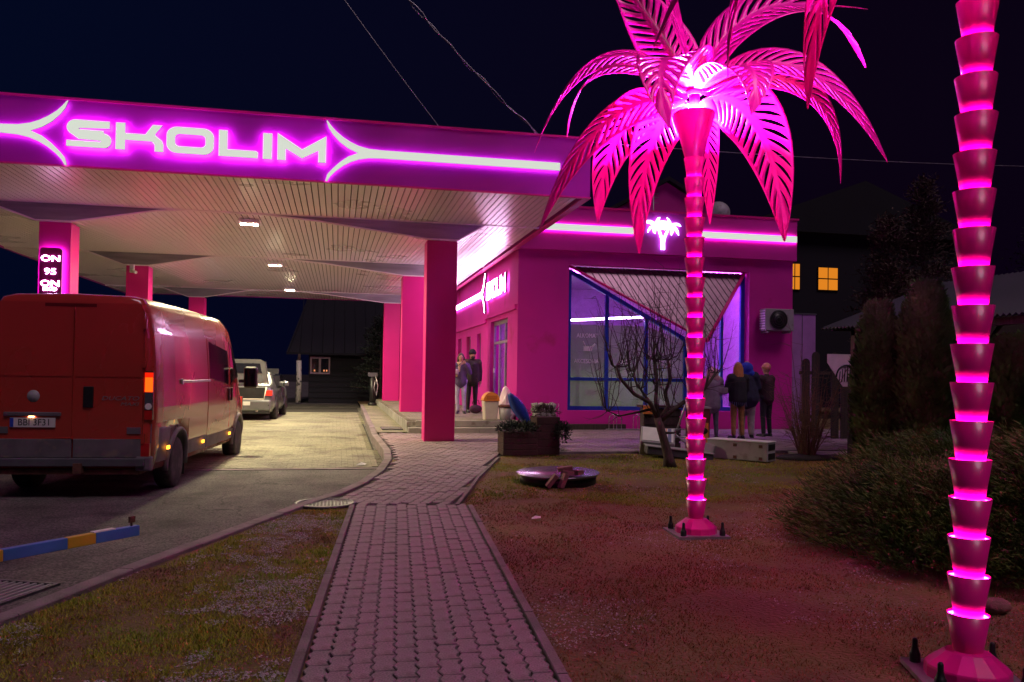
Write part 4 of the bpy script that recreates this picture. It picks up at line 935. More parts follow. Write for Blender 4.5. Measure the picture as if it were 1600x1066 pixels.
# ------------------------------------------------------------ cars beyond the van
def car(label, loc, rot, paint, boot=False, hood=False):
    t = thing('parked_car', label, 'car', loc, rot)
    f = [0, .22, .5, .78, 1.0]
    P = [(0, .80, .90, .72), (.04, .84, 1.0, .78), (.5, .89, 1.06, .80), (.9, .90, 1.12, .86), (1.5, .90, 1.40, .66), (2.1, .90, 1.44, .60), (2.9, .90, 1.38, .60), (3.5, .90, 1.02, .80), (4.3, .86, .92, .80), (4.55, .78, .72, .74)]
    b = MB(); rows = []
    for y, hw, zt, tw in P:
        belt = min(zt, .95)
        half = [(hw*.9, y, .24), (hw, y, .40), (hw*1.01, y, .62), (hw*.98, y, belt-.03), (hw*.93, y, belt), (min(tw, hw*.92)+.02, y, max(belt, zt-.07)), (min(tw, hw*.9)-.06, y, zt), (0, y, zt+.02)]
        rows.append(half+[(-x, yy, z) for x, yy, z in half[-2::-1]])
    n_ = len(rows[0]); vs = [v for r_ in rows for v in r_]; fs = []
    for i in range(len(rows)-1):
        for j in range(n_-1): fs.append((i*n_+j+1, (i+1)*n_+j+1, (i+1)*n_+j, i*n_+j))
        fs.append(((i+1)*n_, (i+1)*n_+n_-1, i*n_+n_-1, i*n_))
    fs.append(tuple(range(n_))); fs.append(tuple((len(rows)-1)*n_+j for j in reversed(range(n_))))
    b.add(vs, fs, True); bo = b.build('body', paint, t)
    bm = bmesh.new(); bm.from_mesh(bo.data); bmesh.ops.recalc_face_normals(bm, faces=bm.faces); bm.to_mesh(bo.data); bm.free()
    for s_ in (1, -1):
        b = MB(); b.prism([(1.35, .98), (2.15, .98), (2.12, 1.36), (1.62, 1.33)], s_*.70, s_*.905, 'yz'); b.build('side_window', VGL, t)
        b = MB(); b.prism([(2.2, .98), (3.2, .98), (2.85, 1.30), (2.2, 1.35)], s_*.70, s_*.905, 'yz'); b.build('side_window', VGL, t)
        b = MB(); b.box(s_*.60, s_*.86, -.03, .12, .74, .90); bevel(b.build('tail_light', emat('car_tail_glow', (1, .06, .03), .9), t), .02)
        b = MB(); b.tube([(s_*.45, -.08, .30), (s_*.45, .1, .30)], .035); b.build('exhaust', M['chrome'], t)
        b = MB(); b.box(s_*.90, s_*1.06, 2.95, 3.05, .98, 1.12); bevel(b.build('wing_mirror', paint, t), .03)
        b = MB(); b.box(s_*.89, s_*.915, 2.16, 2.172, .45, .95); b.build('door_seam', M['black'], t)
        for wy in (.95, 3.65):
            w_ = bpy.data.objects.new('wheel', ct); COL.objects.link(w_); w_.parent = t; w_.location = (s_*.81, wy, .32); w_.rotation_euler = (0, R(90)*s_, 0); put('rim', cr, w_)
            b = MB(); b.tube([(s_*.895, wy+.36*math.cos(R(a)), .32+.36*math.sin(R(a))) for a in range(-10, 191, 20)], .03, 6); b.build('wheel_arch', M['black'], t)
    b = MB(); b.box(-.83, .83, -.09, .05, .30, .62); bevel(b.build('rear_bumper', paint, t), .05, 3)
    b = MB(); b.box(-.80, .80, -.07, .1, .22, .32); b.build('diffuser', M['black'], t)
    b = MB(); b.box(-.26, .26, -.10, -.085, .46, .57); b.build('number_plate', M['plate_face'], t)
    if boot:
        b = MB(); b.prism([(-.62, .62), (.62, .62), (.70, .98), (-.70, .98)], -.035, .03); b.build('boot_opening', M['black'], t)
        b = MB(); b.tube([(-.70, -.03, 1.0), (-.64, -.05, .64), (.64, -.05, .64), (.70, -.03, 1.0)], .022, 6); b.build('boot_seal', M['cream'], t)
        hg = MB(); pr = [(-.74, 1.0), (.74, 1.0), (.66, 1.62), (.5, 1.68), (-.5, 1.68), (-.66, 1.62)]; hg.prism(pr, .0, .06); o = bevel(hg.build('tailgate', paint, t), .02); o.location = (0, .05, .10)
        b = MB(); b.prism([(-.56, 1.30), (.56, 1.30), (.50, 1.58), (-.50, 1.58)], -.012, .07); b.build('rear_window', VGL, o)
        b = MB(); b.prism([(-.60, 1.04), (.60, 1.04), (.57, 1.24), (-.57, 1.24)], -.012, .0); b.build('tailgate_lining', M['greyd'], o)
    if hood:
        b = MB(); b.prism([(3.5, 1.0), (3.55, 1.0), (3.95, 1.55), (3.9, 1.57)], -.7, .7, 'yz'); b.build('raised_bonnet', paint, t)
    return t
ct, cr = wheel(.32, .21)
SILV = mat('silver_car_paint', (.20, .21, .23), .28, metal=.7, var=.08, coat=.6, dirt=((.25, .23, .2), 3, .62))
car('silver estate car with its tailgate raised beyond the red van', (-2.72, 24.9, .04), R(-2), SILV, boot=True)
car('grey car with its bonnet raised, farthest along the forecourt', (-3.05, 30.8, .04), R(0), mat('grey_car_paint', (.09, .09, .11), .3, metal=.5, coat=.5), hood=True)

# ------------------------------------------------------------ people
def cap(b, p, q, r0, r1, n=10):
    p = Vector(p); q = Vector(q); d = (q-p); L = d.length; d = d.normalized() if L > 1e-6 else Vector((0, 0, 1))
    pts = [p-d*r0*.95, p-d*r0*.7, p-d*r0*.3, p]+([p.lerp(q, .5)] if L > .1 else [])+[q, q+d*r1*.3, q+d*r1*.7, q+d*r1*.95]
    rs = [r0*.25, r0*.7, r0*.95, r0]+([(r0+r1)/2] if L > .1 else [])+[r1, r1*.95, r1*.7, r1*.25]
    b.tube(pts, rs, n)
def shell(b, name, m, parent, vox=.016, sm=3, label=None):
    o = b.build(name, m, parent, label); r_ = o.modifiers.new('remesh', 'REMESH'); r_.mode = 'VOXEL'; r_.voxel_size = vox; r_.use_smooth_shade = True
    s = o.modifiers.new('smooth', 'SMOOTH'); s.factor = .5; s.iterations = sm; return o
def cmat(n, c, r=.85, **k): return mat(n, c, r, var=.25, scale=9, bump=.5, bscale=50, **k)
SKIN = mat('skin', (.50, .27, .19), .55, var=.06); 
def person(label, loc, rot, h=1.7, top=None, legs=None, hair=None, shoes=None, pose=None, hairlen=0, hat=None, hood=None, skirt=None, coatlen=.0, extras=None, group=None, bulk=1.0, wide=1.0):
    t = thing('person', label, 'person', loc, rot, group); s = h/1.75
    J = dict(hipL=(-.09, 0, .92), hipR=(.09, 0, .92), kneeL=(-.10, -.01, .50), kneeR=(.10, -.01, .50), anL=(-.11, .02, .09), anR=(.11, .02, .09), toeL=(-.13, -.14, .035), toeR=(.13, -.14, .035),
             pel=(0, 0, .95), waist=(0, 0, 1.10), chest=(0, .0, 1.30), neck=(0, .0, 1.47), head=(0, -.01, 1.62), shL=(-.18, 0, 1.42), shR=(.18, 0, 1.42), elL=(-.24, .03, 1.14), elR=(.24, .03, 1.14), haL=(-.22, -.05, .90), haR=(.22, -.05, .90))
    if pose: J.update(pose)
    J = {k: Vector(v)*s for k, v in J.items()}
    b = MB()
    b.ball(J['head']+Vector((0, 0, .02))*s, .1*s, 14, 10, (.80, .95, 1.18)); cap(b, J['head']-Vector((0, .0, .06))*s, J['head']-Vector((0, .045, .075))*s, .05*s, .035*s)
    cap(b, J['neck']-Vector((0, 0, .04))*s, J['head']-Vector((0, -.02, .05))*s, .055*s, .05*s)
    b.ball(J['head']+Vector((0, -.098, -.01))*s, .016*s, 6, 5, (.8, 1.1, 1.5))
    for sg_ in (-1, 1): b.ball(J['head']+Vector((sg_*.08, .005, 0))*s, .022*s, 6, 5, (.4, .8, 1.3))
    cap(b, J['pel'], J['chest'], .12*s, .125*s, 12)
    for q in 'LR':
        cap(b, J['hip'+q], J['knee'+q], .08*s, .055*s); cap(b, J['knee'+q], J['an'+q], .052*s, .036*s); cap(b, J['an'+q]-Vector((0, 0, .03))*s, J['toe'+q], .035*s, .03*s)
        cap(b, J['chest']+Vector((0, 0, .08))*s, J['sh'+q], .08*s, .055*s); cap(b, J['sh'+q], J['el'+q], .048*s, .038*s); cap(b, J['el'+q], J['ha'+q], .036*s, .025*s)
        d = (J['ha'+q]-J['el'+q]).normalized(); sd = d.cross(Vector((0, 1, 0))); sd = sd.normalized() if sd.length > .1 else Vector((1, 0, 0))
        pm = J['ha'+q]+d*.05*s; cap(b, J['ha'+q], pm, .026*s, .03*s)
        for f in range(4): 
            st = pm+sd*(.028-.018*f)*s; m1 = st+d*(.045-.004*abs(f-1.5))*s; cap(b, st, m1, .0095*s, .009*s, 6); cap(b, m1, m1+(d*.9+Vector((0, -.5, 0))).normalized()*.032*s, .009*s, .007*s, 6)
        cap(b, J['ha'+q]+sd*.02*s, J['ha'+q]+(d*.05+sd*.05)*s, .011*s, .009*s, 6)
    body_ = shell(b, 'body', SKIN, t, .011, 2)
    hv = J['head']
    e = MB()
    for sg_ in (-1, 1): e.ball(hv+Vector((sg_*.032, -.088, .022))*s, .011*s, 6, 5)
    e.build('eyes', M['black'], t)
    e = MB(); e.ball(hv+Vector((0, -.092, -.05))*s, .02*s, 8, 5, (1, .3, .35)); e.build('mouth', mat('lips', (.35, .08, .08), .5), t)
    if hair:
        b = MB(); b.ball(hv+Vector((0, .022, .045))*s, .108*s, 14, 10, (.88, .98, 1.08))
        if hairlen:
            for i in range(9):
                a = R(-25+230*i/8); x = .085*math.cos(a)*s; y = (.02+.075*math.sin(a))*s
                cap(b, hv+Vector((x, y, .02)), hv+Vector((x*1.35, y*1.1+.05*s, -hairlen*(.85+.25*rnd.random()))), .034*s, .028*s, 7)
        shell(b, 'hair', hair, t, .012, 2)
    if hat:
        b = MB(); b.ball(hv+Vector((0, .01, .065))*s, .115*s, 14, 9, (.88, .98, .95)); b.tube([hv+Vector((0, 0, .04))*s, hv+Vector((0, 0, .08))*s], .112*s, 14); shell(b, 'hat', hat, t, .012, 1)
    if hood:
        b = MB(); b.ball(hv+Vector((0, .04, -.03))*s, .15*s, 14, 10, (.98, .95, .95)); cap(b, J['neck']+Vector((-.1, .05, 0))*s, J['neck']+Vector((.1, .05, 0))*s, .085*s, .085*s); shell(b, 'hood', hood, t, .015, 1)
    if top:
        b = MB(); k = 1.16*bulk
        cap(b, J['pel']-Vector((0, 0, .02+coatlen))*s, J['chest'], .165*s*k*wide, .15*s*k, 14); cap(b, J['shL']-Vector((0, 0, .02)), J['shR']-Vector((0, 0, .02)), .085*s*k, .085*s*k)
        for q in 'LR': cap(b, J['sh'+q], J['el'+q], .075*s*k, .06*s*k); cap(b, J['el'+q], J['ha'+q]-(J['ha'+q]-J['el'+q]).normalized()*.02*s, .06*s*k, .044*s*k)
        cap(b, J['neck']-Vector((0, 0, .04))*s, J['neck']+Vector((0, .01, .0))*s, .08*s, .07*s); shell(b, 'jacket', top, t, .016, 2)
    if legs:
        b = MB()
        for q in 'LR': cap(b, J['hip'+q], J['knee'+q], .10*s*wide, .068*s*wide); cap(b, J['knee'+q], J['an'+q]+Vector((0, 0, .02))*s, .066*s*wide, .052*s*wide)
        cap(b, J['hipL']+Vector((0, 0, .03)), J['hipR']+Vector((0, 0, .03)), .12*s, .12*s); shell(b, 'trousers', legs, t, .015, 2)
    if skirt:
        b = MB(); b.lathe([(.14*s, 0), (.17*s, -.12*s), (.215*s, -.34*s), (.21*s, -.345*s), (.13*s, -.01)], (0, 0, J['pel'].z), 18); b.build('skirt', skirt, t)
    b = MB()
    for q in 'LR': cap(b, J['an'+q]-Vector((0, -.02, .04))*s, J['toe'+q], .05*s, .036*s); b.box(J['toe'+q].x-.04, J['toe'+q].x+.04, J['toe'+q].y-.04, J['an'+q].y+.05, 0, .02)
    shell(b, 'shoes', shoes or M['black'], t, .012, 1)
    if extras: extras(t, J, s)
    return t
PZ = .424
def w_extras(t, J, s):
    b = MB(); c = J['neck']
    for i in range(10):
        a = 2*math.pi*i/10; b.ball(c+Vector((.085*math.cos(a), .08*math.sin(a)-.01, .0+.01*(i % 2)))*s, .048*s, 7, 5)
    cap(b, c+Vector((-.03, -.1, -.03))*s, c+Vector((-.05, -.15, -.22))*s, .05*s, .04*s); shell(b, 'scarf', cmat('beige_scarf', (.52, .36, .24)), t, .014, 1)
    b = MB(); b.box(-.30, -.06, -.24, -.15, 1.06, 1.20); bevel(b.build('shoulder_bag', cmat('lilac_bag', (.5, .35, .5)), t), .02)
    b = MB(); b.tube([(-.2, -.19, 1.2), (-.02, -.18, 1.35), (.13, -.08, 1.47)], .008, 5); b.build('bag_strap', M['black'], t)
person('woman with long dark hair and pale jeans touching her face by the door', (3.28, 22.1, PZ), R(-8), 1.62, cmat('violet_jacket', (.10, .06, .16)), cmat('pale_jeans', (.45, .42, .62)), mat('dark_brown_hair', (.05, .02, .02), .5), M['black'],
       dict(elR=(.27, -.06, 1.20), haR=(.13, -.16, 1.46), elL=(-.27, .0, 1.16), haL=(-.16, -.17, 1.12), anL=(-.07, .02, .09), toeL=(-.09, -.13, .035)), .30, extras=w_extras)
def m_extras(t, J, s):
    b = MB(); b.ball(J['head']+Vector((0, -.05, -.075))*s, .07*s, 10, 7, (.9, .8, .8)); shell(b, 'beard', mat('dark_beard', (.03, .02, .015), .8), t, .012, 1)
person('bearded man in a black beanie and dark jacket standing behind the woman', (3.68, 22.65, PZ), R(10), 1.74, cmat('dark_patterned_jacket', (.035, .03, .02), dirt=((.12, .08, .03), 8, .6)), cmat('dark_trousers', (.03, .03, .03)), mat('dark_hair', (.02, .015, .012), .6), M['black'], hat=cmat('black_knit', (.012, .012, .014)), bulk=1.1, extras=m_extras)
person('person in a blue jacket and pale trousers stepping through the shop doorway', (4.62, 21.2, .43), R(70), 1.72, cmat('slate_blue_jacket', (.12, .14, .30)), cmat('pale_trousers', (.5, .42, .4)), mat('grey_hair', (.2, .17, .17), .6), M['black'])
def fringe(t, J, s):
    b = MB()
    for i in range(14):
        x = -.30+.02*i; b.tube([(x, .10, 1.02), (x-.03+rnd.uniform(-.02, .02), .13, .80+rnd.uniform(-.04, .06))], [.006, .003], 4, False)
    b.build('bag_fringe', cmat('pale_fringe', (.45, .40, .45)), t, kind='stuff')
    b = MB(); b.box(-.32, -.10, .04, .15, 1.0, 1.14); bevel(b.build('fringed_bag', cmat('grey_bag', (.2, .18, .2)), t), .02)
GP = dict(elL=(-.25, -.05, 1.15), haL=(-.12, -.22, 1.12), elR=(.25, -.05, 1.15), haR=(.12, -.22, 1.12))
BY = 16.9
def gnd(x, y): return gz(y)+.006
person('girl in a lilac-grey coat with pinkish fur hood seen from behind', (8.15, BY, gnd(0, BY)), R(170), 1.60, cmat('lilac_grey_coat', (.22, .18, .24)), cmat('blue_grey_jeans', (.10, .10, .14)), None, M['black'], GP, hood=cmat('pink_fur', (.55, .32, .34)), coatlen=.12, bulk=1.12, extras=fringe)
def tassel(t, J, s):
    b = MB()
    for i in range(26):
        a = 2*math.pi*i/26; b.tube([(.17*math.cos(a), .15*math.sin(a), .98), (.20*math.cos(a), .19*math.sin(a), .74+rnd.uniform(-.04, .04))], [.012, .005], 4, False)
    b.build('jacket_fringe', cmat('blue_grey_fringe', (.12, .13, .26)), t, kind='stuff')
person('girl with very long blonde hair in a dark fringed jacket', (8.72, BY-.1, gnd(0, BY)), R(182), 1.68, cmat('black_jacket', (.02, .018, .025)), cmat('mustard_leggings', (.35, .19, .06)), mat('blonde_hair', (.52, .24, .07), .45, var=.3, scale=14, stretch=(8, 8, .4)), M['black'], GP, .62, bulk=1.12, extras=tassel)
person('person in a bright blue hood and wide pale grey trousers', (9.12, BY+.25, gnd(0, BY)), R(150), 1.74, cmat('dark_navy_coat', (.02, .02, .05)), cmat('pale_grey_wide_trousers', (.33, .29, .29)), None, M['black'], GP, hood=cmat('royal_blue_hood', (.02, .06, .55)), bulk=1.15, wide=1.35)
person('person in dark clothes with a salmon pink cap standing at the right of the group', (9.75, BY+.5, gnd(0, BY)), R(200), 1.68, cmat('maroon_jacket', (.05, .02, .03)), cmat('black_trousers', (.02, .02, .025)), None, M['black'], GP, hat=cmat('salmon_cap', (.75, .30, .24)))
hb = thing('handbag', 'dark rounded handbag standing on the platform behind the woman', 'bag', (3.72, 22.2, PZ))
b = MB(); b.ball((0, 0, .12), .16, 14, 9, (1.1, .55, .75)); b.build('bag_body', cmat('dark_plum_bag', (.06, .02, .05)), hb); b = MB(); b.tube([(-.1, 0, .25), (-.07, 0, .36), (.07, 0, .36), (.1, 0, .25)], .01, 6); b.build('handle', M['black'], hb)

# ------------------------------------------------------------ bins and small things by the steps
t = thing('waste_bin', 'cream waste bin with an orange domed lid at the edge of the platform', 'bin', (3.52, 18.95, PZ))
b = MB(); b.add([(-.15, -.15, 0), (.15, -.15, 0), (.15, .15, 0), (-.15, .15, 0), (-.18, -.18, .46), (.18, -.18, .46), (.18, .18, .46), (-.18, .18, .46)], [(3, 2, 1, 0), (0, 1, 5, 4), (1, 2, 6, 5), (2, 3, 7, 6), (3, 0, 4, 7), (4, 5, 6, 7)]); bevel(b.build('body', M['cream'], t), .03, 3)
b = MB(); b.prism([(-.19, .46), (.19, .46)]+arc(0, .46, .19, .20, 0, 180, 10)[1:-1], -.19, .19); o = bevel(b.build('domed_lid', M['orange'], t), .015)
b = MB(); b.box(-.12, .12, -.196, -.188, .49, .58); b.build('flap', mat('darker_orange_flap', (.5, .16, .03), .4), o)
t = thing('waste_bin', 'small grey round bin with a dark lid beside the orange-lidded bin', 'bin', (3.86, 18.85, PZ))
b = MB(); b.lathe([(.12, 0), (.15, .31)], n=20); b.build('body', M['grey'], t); b = MB(); b.lathe([(.165, .31), (.165, .35), (.12, .37), (0.001, .375)], n=20); b.build('lid', M['rust'], t)
t = thing('wrapped_bundle', 'tall cone of crumpled translucent wrap standing behind the bins', 'bundle', (4.02, 19.6, PZ))
b = MB()
k0 = len(b.v); b.lathe([(.19, 0), (.23, .12), (.22, .28), (.19, .42), (.15, .56), (.10, .68), (.06, .76), (.0, .8)], n=18, smooth=False)
b.v = [(x*(1+.34*noise.noise(Vector((x*11, y*11, z*9)))), y*(1+.34*noise.noise(Vector((x*11, y*11, z*9+5)))), z) for x, y, z in b.v]; b.build('wrap', M['bag'], t); b = MB(); b.lathe([(.215, .1), (.22, .14), (.2, .18)], n=18); b.build('tie', M['white'], t)
t = thing('blue_panel', 'curved bright blue plastic panel leaning on the planter', 'panel', (3.28, 14.9, gz(14.9)))
b = MB(); pts = []
for i in range(13):
    u = i/12; w_ = .12*math.sin(math.pi*min(1, u*1.02+.03))**.8
    for j in range(5): v = j/4*2-1; pts.append((-.16+.42*u+v*w_*.8, -.10*(1-v*v), 1.05-.62*u+v*w_*.5))
b.add(pts, [(i*5+j, i*5+j+1, (i+1)*5+j+1, (i+1)*5+j) for i in range(12) for j in range(4)], True); o = b.build('shell', M['bluecloth'], t); q = o.modifiers.new('th', 'SOLIDIFY'); q.thickness = .015
b = MB(); b.tube([(-.12, -.02, .98), (.25, -.03, .40), (.27, 0, 0)], .015); b.build('spine', M['black'], t)
def leafy(b, c, r, n, ln, wd, rng, up=.3):
    for i in range(n):
        d = Vector((rng.gauss(0, 1), rng.gauss(0, 1), rng.gauss(up, .8))).normalized(); p = Vector(c)+Vector((d.x*r[0], d.y*r[1], d.z*r[2]))*rng.uniform(.3, 1)
        a = (d+Vector((rng.gauss(0, .5), rng.gauss(0, .5), rng.gauss(.2, .4)))).normalized(); s_ = a.cross(Vector((rng.random()-.5, rng.random()-.5, rng.random()-.5))).normalized()*wd; l = ln*rng.uniform(.6, 1.3)
        b.add([p-s_*.5, p+a*l*.5-s_, p+a*l, p+a*l*.5+s_], [(0, 1, 2, 3)])
t = thing('planter', 'low dark boxy planter with drooping evergreen beside the path', 'planter', (3.38, 14.35, gz(14.3)-.01))
for i in range(4): b = MB(); b.box(-.52, .10, -.26, .26, .0+.105*i, .10+.105*i); bevel(b.build('board', M['clay'], t), .006)
b = MB(); b.box(-.50, .08, -.24, .24, .05, .40); b.build('soil_box', M['joint'], t)
b = MB(); leafy(b, (-.2, -.05, .46), (.40, .3, .13), 1500, .07, .010, rnd); leafy(b, (.56, -.2, .40), (.16, .16, .20), 600, .07, .010, rnd); b.build('foliage', M['sprucegreen'], t)
t = thing('gabion_pillar', 'short pillar of pale stones in a wire cage behind the planter', 'gabion', (3.98, 15.6, gz(15.6)))
b = MB(); 
for z in range(9):
    for i in range(4):
        for j in range(3): 
            if i in (0, 3) or j in (0, 2) or z == 8: 
                o = MB(); r_ = rnd.uniform(.055, .075); o.ball((0, 0, 0), r_, 7, 5, (1, .9, rnd.uniform(.7, .95))); o.build('stone', M['stone'], t).location = (-.17+.11*i+rnd.uniform(-.015, .015), -.11+.11*j+rnd.uniform(-.015, .015), .07+.09*z)
b = MB(); b.box(-.15, .15, -.09, .09, .03, .8); b.build('core', M['joint'], t)
b = MB()
for z in range(10): b.tube([(-.24, -.18, .02+.09*z), (.24, -.18, .02+.09*z)], .003, 4); b.tube([(-.24, .18, .02+.09*z), (-.24, -.18, .02+.09*z)], .003, 4)
for i in range(6): b.tube([(-.24+.096*i, -.181, .0), (-.24+.096*i, -.181, .84)], .003, 4)
b.build('wire_cage', M['steel'], t)
t = thing('planter', 'taller dark square planter with dry stems joined behind the low one', 'planter', (3.68, 14.45, gz(14.4)-.01))
for i in range(5): b = MB(); b.box(-.19, .24, -.24, .26, .0+.135*i, .13+.135*i); bevel(b.build('board', M['clay'], t), .006)
b = MB(); b.box(-.17, .22, -.22, .24, .05, .62); b.build('soil_box', M['joint'], t)
b = MB(); leafy(b, (0, 0, .74), (.26, .22, .12), 420, .11, .006, rnd, .6); b.build('dry_plant', M['twigd'], t)

# lid and bricks on the lawn
t = thing('round_lid', 'wide round metal lid with a dark rim lying raised on the grass', 'lid', (3.04, 11.1, .0))
b = MB(); b.lathe([(.50, .0), (.52, .10), (.57, .135), (.585, .145), (.575, .152), (.0, .158)], n=48); 
b.build('disc', mat('brushed_lid_metal', (.42, .40, .48), .22, metal=.85, var=.12, scale=3), t).rotation_euler = (R(1.5), R(-1), 0)
b = MB(); b.lathe([(.53, -.01), (.535, .098), (.51, .1), (.50, 0)], n=40); b.build('rim_skirt', M['black'], t)
for i, (x, y, z, rx, ry, rz_) in enumerate([(2.80, 10.52, .10, R(8), R(-52), R(-10)), (2.95, 10.50, .10, R(-6), R(-66), R(14)), (3.06, 10.62, .19, 0, R(4), R(12)), (3.02, 10.66, .245, R(5), R(-10), R(-8)), (3.22, 10.62, .20, 0, 0, R(30))]):
    L = ['concrete brick leaning leftmost against the lid rim', 'concrete brick standing on end against the lid rim', 'concrete brick lying under the topmost one on the lid', 'topmost concrete brick of the little pile on the lid', 'short concrete brick lying right of the pile on the lid'][i]
    b = MB(); b.box(-.10, .10 if i < 4 else .02, -.05, .05, -.03, .03); o = bevel(b.build('paving_brick', M['brick']), .005); o.location = (x, y, z); o.rotation_euler = (rx, ry, rz_); tag(o, L, 'brick', 'bricks on the round lid')

# fallen cabinets, concrete chest, red dispenser
def cabinet(label, loc, rotm, size, stripes=False, name='metal_cabinet'):
    t = thing(name, label, 'cabinet', loc); t.rotation_euler = rotm; x, y, z = size
    b = MB(); b.box(-x/2, x/2, 0, y, 0, z); bevel(b.build('shell', M['grey'], t), .012)
    b = MB(); b.box(-x/2+.03, x/2-.03, -.012, .0, .03, z-.03); b.build('door', M['white'] if stripes else M['grey'], t)
    if stripes:
        for i, (m_, w0) in enumerate(((M['orange'], .012), (M['orange'], .012), (mat('blue_grey_band', (.18, .2, .36), .4), .06))):
            b = MB(); xx = x/2-.20+.035*i; b.box(xx, xx+w0, -.018, -.012, .03, z-.03); b.build('stripe', m_, t)
    return t
cabinet('tipped white cabinet with two orange stripes lying on its back by the tree', (5.72, 14.05, .30), (R(-52), R(4), R(-20)), (.62, .34, .42), True)
t = thing('steel_tray', 'shallow dark steel tray under the tipped cabinet at the tree foot', 'tray', (5.95, 13.75, .07)); t.rotation_euler = (0, R(6), R(-15))
b = MB(); b.box(-.55, .62, -.2, .25, 0, .14); bevel(b.build('pan', M['greyd'], t), .02); b = MB(); b.box(-.57, .64, -.22, .27, .14, .155); b.build('lip', M['grey'], t)
cabinet('small lilac-grey cabinet lying on its side right of the near lawn tree', (6.35, 13.65, .10), (R(-10), R(14), R(-35)), (.42, .3, .26))
t = thing('metal_stand', 'open folding metal stand leaning behind the tree trunk', 'stand', (6.2, 14.3, .08))
b = MB(); b.tube([(-.25, 0, .45), (.15, 0, .45)], .014, 6); b.tube([(-.1, 0, .42), (.35, 0, .02)], .012, 6); b.tube([(.35, .05, 1.35), (-.05, 0, .30)], .018, 6); b.tube([(-.05, 0, .30), (.4, 0, .30)], .014, 6); b.build('frame', M['steel'], t)
t = thing('long_chest', 'long pale grey metal chest with rusty corner patches standing on the grass edge', 'chest', (6.98, 13.45, .06), R(-52))
b = MB(); b.box(-.50, .62, -.16, .2, .0, .33); bevel(b.build('shell', M['grey'], t), .01)
b = MB(); b.box(-.51, .63, -.17, .21, .33, .345); b.build('lid', M['white'], t)
for x in (.03, .50):
    for z in (.05, .26): b = MB(); b.box(x-.03, x+.03, -.168, -.16, z-.025, z+.025); b.build('latch', M['rust'], t)
b = MB(); b.box(.622, .63, -.12, .16, .04, .14); b.box(.622, .63, -.12, .16, .2, .3); b.build('vent', M['black'], t)
t = thing('red_dispenser', 'dark red box dispenser with orange side behind the nearer lawn palm', 'dispenser', (6.75, 14.6, .09), R(-12))
b = MB(); b.box(-.2, .2, -.15, .15, 0, .82); bevel(b.build('cabinet', mat('dark_red_paint', (.16, .025, .02), .45), t), .015)
b = MB(); b.box(.05, .17, -.165, -.15, .12, .55); b.build('orange_panel', M['orange'], t); b = MB(); b.box(-.22, .22, -.17, .17, .82, .85); b.build('top', M['grey'], t); b = MB(); b.lathe([(.0, .01), (.05, .01), (.06, 0)], n=14); o = b.build('dial', M['black'], t); o.location = (.1, -.166, .4); o.rotation_euler = (R(90), 0, 0)
t = thing('wooden_crate', 'dark wooden crate with an orange-edged lid behind the lawn tree', 'crate', (6.1, 14.9, .09), R(-8))
for i in range(5): b = MB(); b.box(-.36, .36, -.2, -.17, .02+.16*i, .16+.16*i); b.build('board', M['wood_dark'], t)
b = MB(); b.box(-.34, .34, -.165, .2, .02, .80); b.build('box', M['wood_dark'], t); b = MB(); b.box(-.4, .4, -.24, .24, .82, .86); b.build('lid', M['clay'], t); b = MB(); b.box(-.38, -.2, -.25, -.22, .70, .86); b.build('orange_tag', M['orange'], t)

# barrier pole --------------------------------------------------------
t = thing('barrier_pole', 'blue and yellow striped barrier pole jutting in from the left', 'barrier', (-2.9, 4.72, .52))
P0 = Vector((-2.6, 3.6, .53)); P1 = Vector((-1.135, 5.19, .555)); D = (P1-P0); o3_ = Vector((-2.9, 4.72, .52)); L = D.length
cuts = [(0, .05, 'bluep'), (.05, .12, 'yellow'), (.12, .30, 'bluep'), (.30, .38, 'yellow'), (.38, .565, 'bluep'), (.565, .645, 'yellow'), (.645, .80, 'bluep'), (.80, .875, 'yellow'), (.875, 1.0, 'bluep')]
rotm = Matrix.Translation(P0-o3_) @ D.to_track_quat('X', 'Z').to_matrix().to_4x4()
for a, c, m_ in cuts: b = MB(); b.box(a*L+.0006, c*L, -.022, .022, -.03, .03, rot=rotm); bevel(b.build('pole_section', M[m_], t), .004)
b = MB(); b.box(L*.87, L*.93, -.02, .02, .03, .036, rot=rotm); b.build('wrapping_tape', M['white'], t)
b = MB(); b.lathe([(.006, .03), (.006, .075)], n=8); b.tube([(L-.04, 0, .03), (L-.04, 0, .085)], .006, 6); b.v = [tuple(rotm @ Vector(v)) for v in b.v]; b.build('locking_pin', M['rust'], t)
b = MB(); b.box(L-.055, L-.02, -.008, .008, .05, .085, rot=rotm); b.build('pin_ring', M['rust'], t)
b = MB(); b.box(P0.x-.08-o3_.x, P0.x+.08-o3_.x, P0.y-.08-o3_.y, P0.y+.08-o3_.y, -.62, .08); b.build('support_post', M['greyd'], t)

# ------------------------------------------------------------ background
# far house on the left
t = thing('dark_house', 'dark low house with a steep sheet roof and one small window beyond the forecourt', 'house', (4, 42, .1)); oo = (4, 42, .1)
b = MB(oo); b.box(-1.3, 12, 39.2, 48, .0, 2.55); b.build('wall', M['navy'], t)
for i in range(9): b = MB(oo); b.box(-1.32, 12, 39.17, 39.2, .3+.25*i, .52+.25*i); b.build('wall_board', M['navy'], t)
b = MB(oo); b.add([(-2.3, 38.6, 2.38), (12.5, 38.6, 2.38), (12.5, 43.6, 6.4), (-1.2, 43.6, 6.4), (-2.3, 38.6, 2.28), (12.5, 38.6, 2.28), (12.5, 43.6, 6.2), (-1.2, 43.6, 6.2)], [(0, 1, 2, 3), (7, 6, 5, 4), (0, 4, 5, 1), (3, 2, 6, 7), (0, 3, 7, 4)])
rf = b.build('roof', M['navyroof'], t)
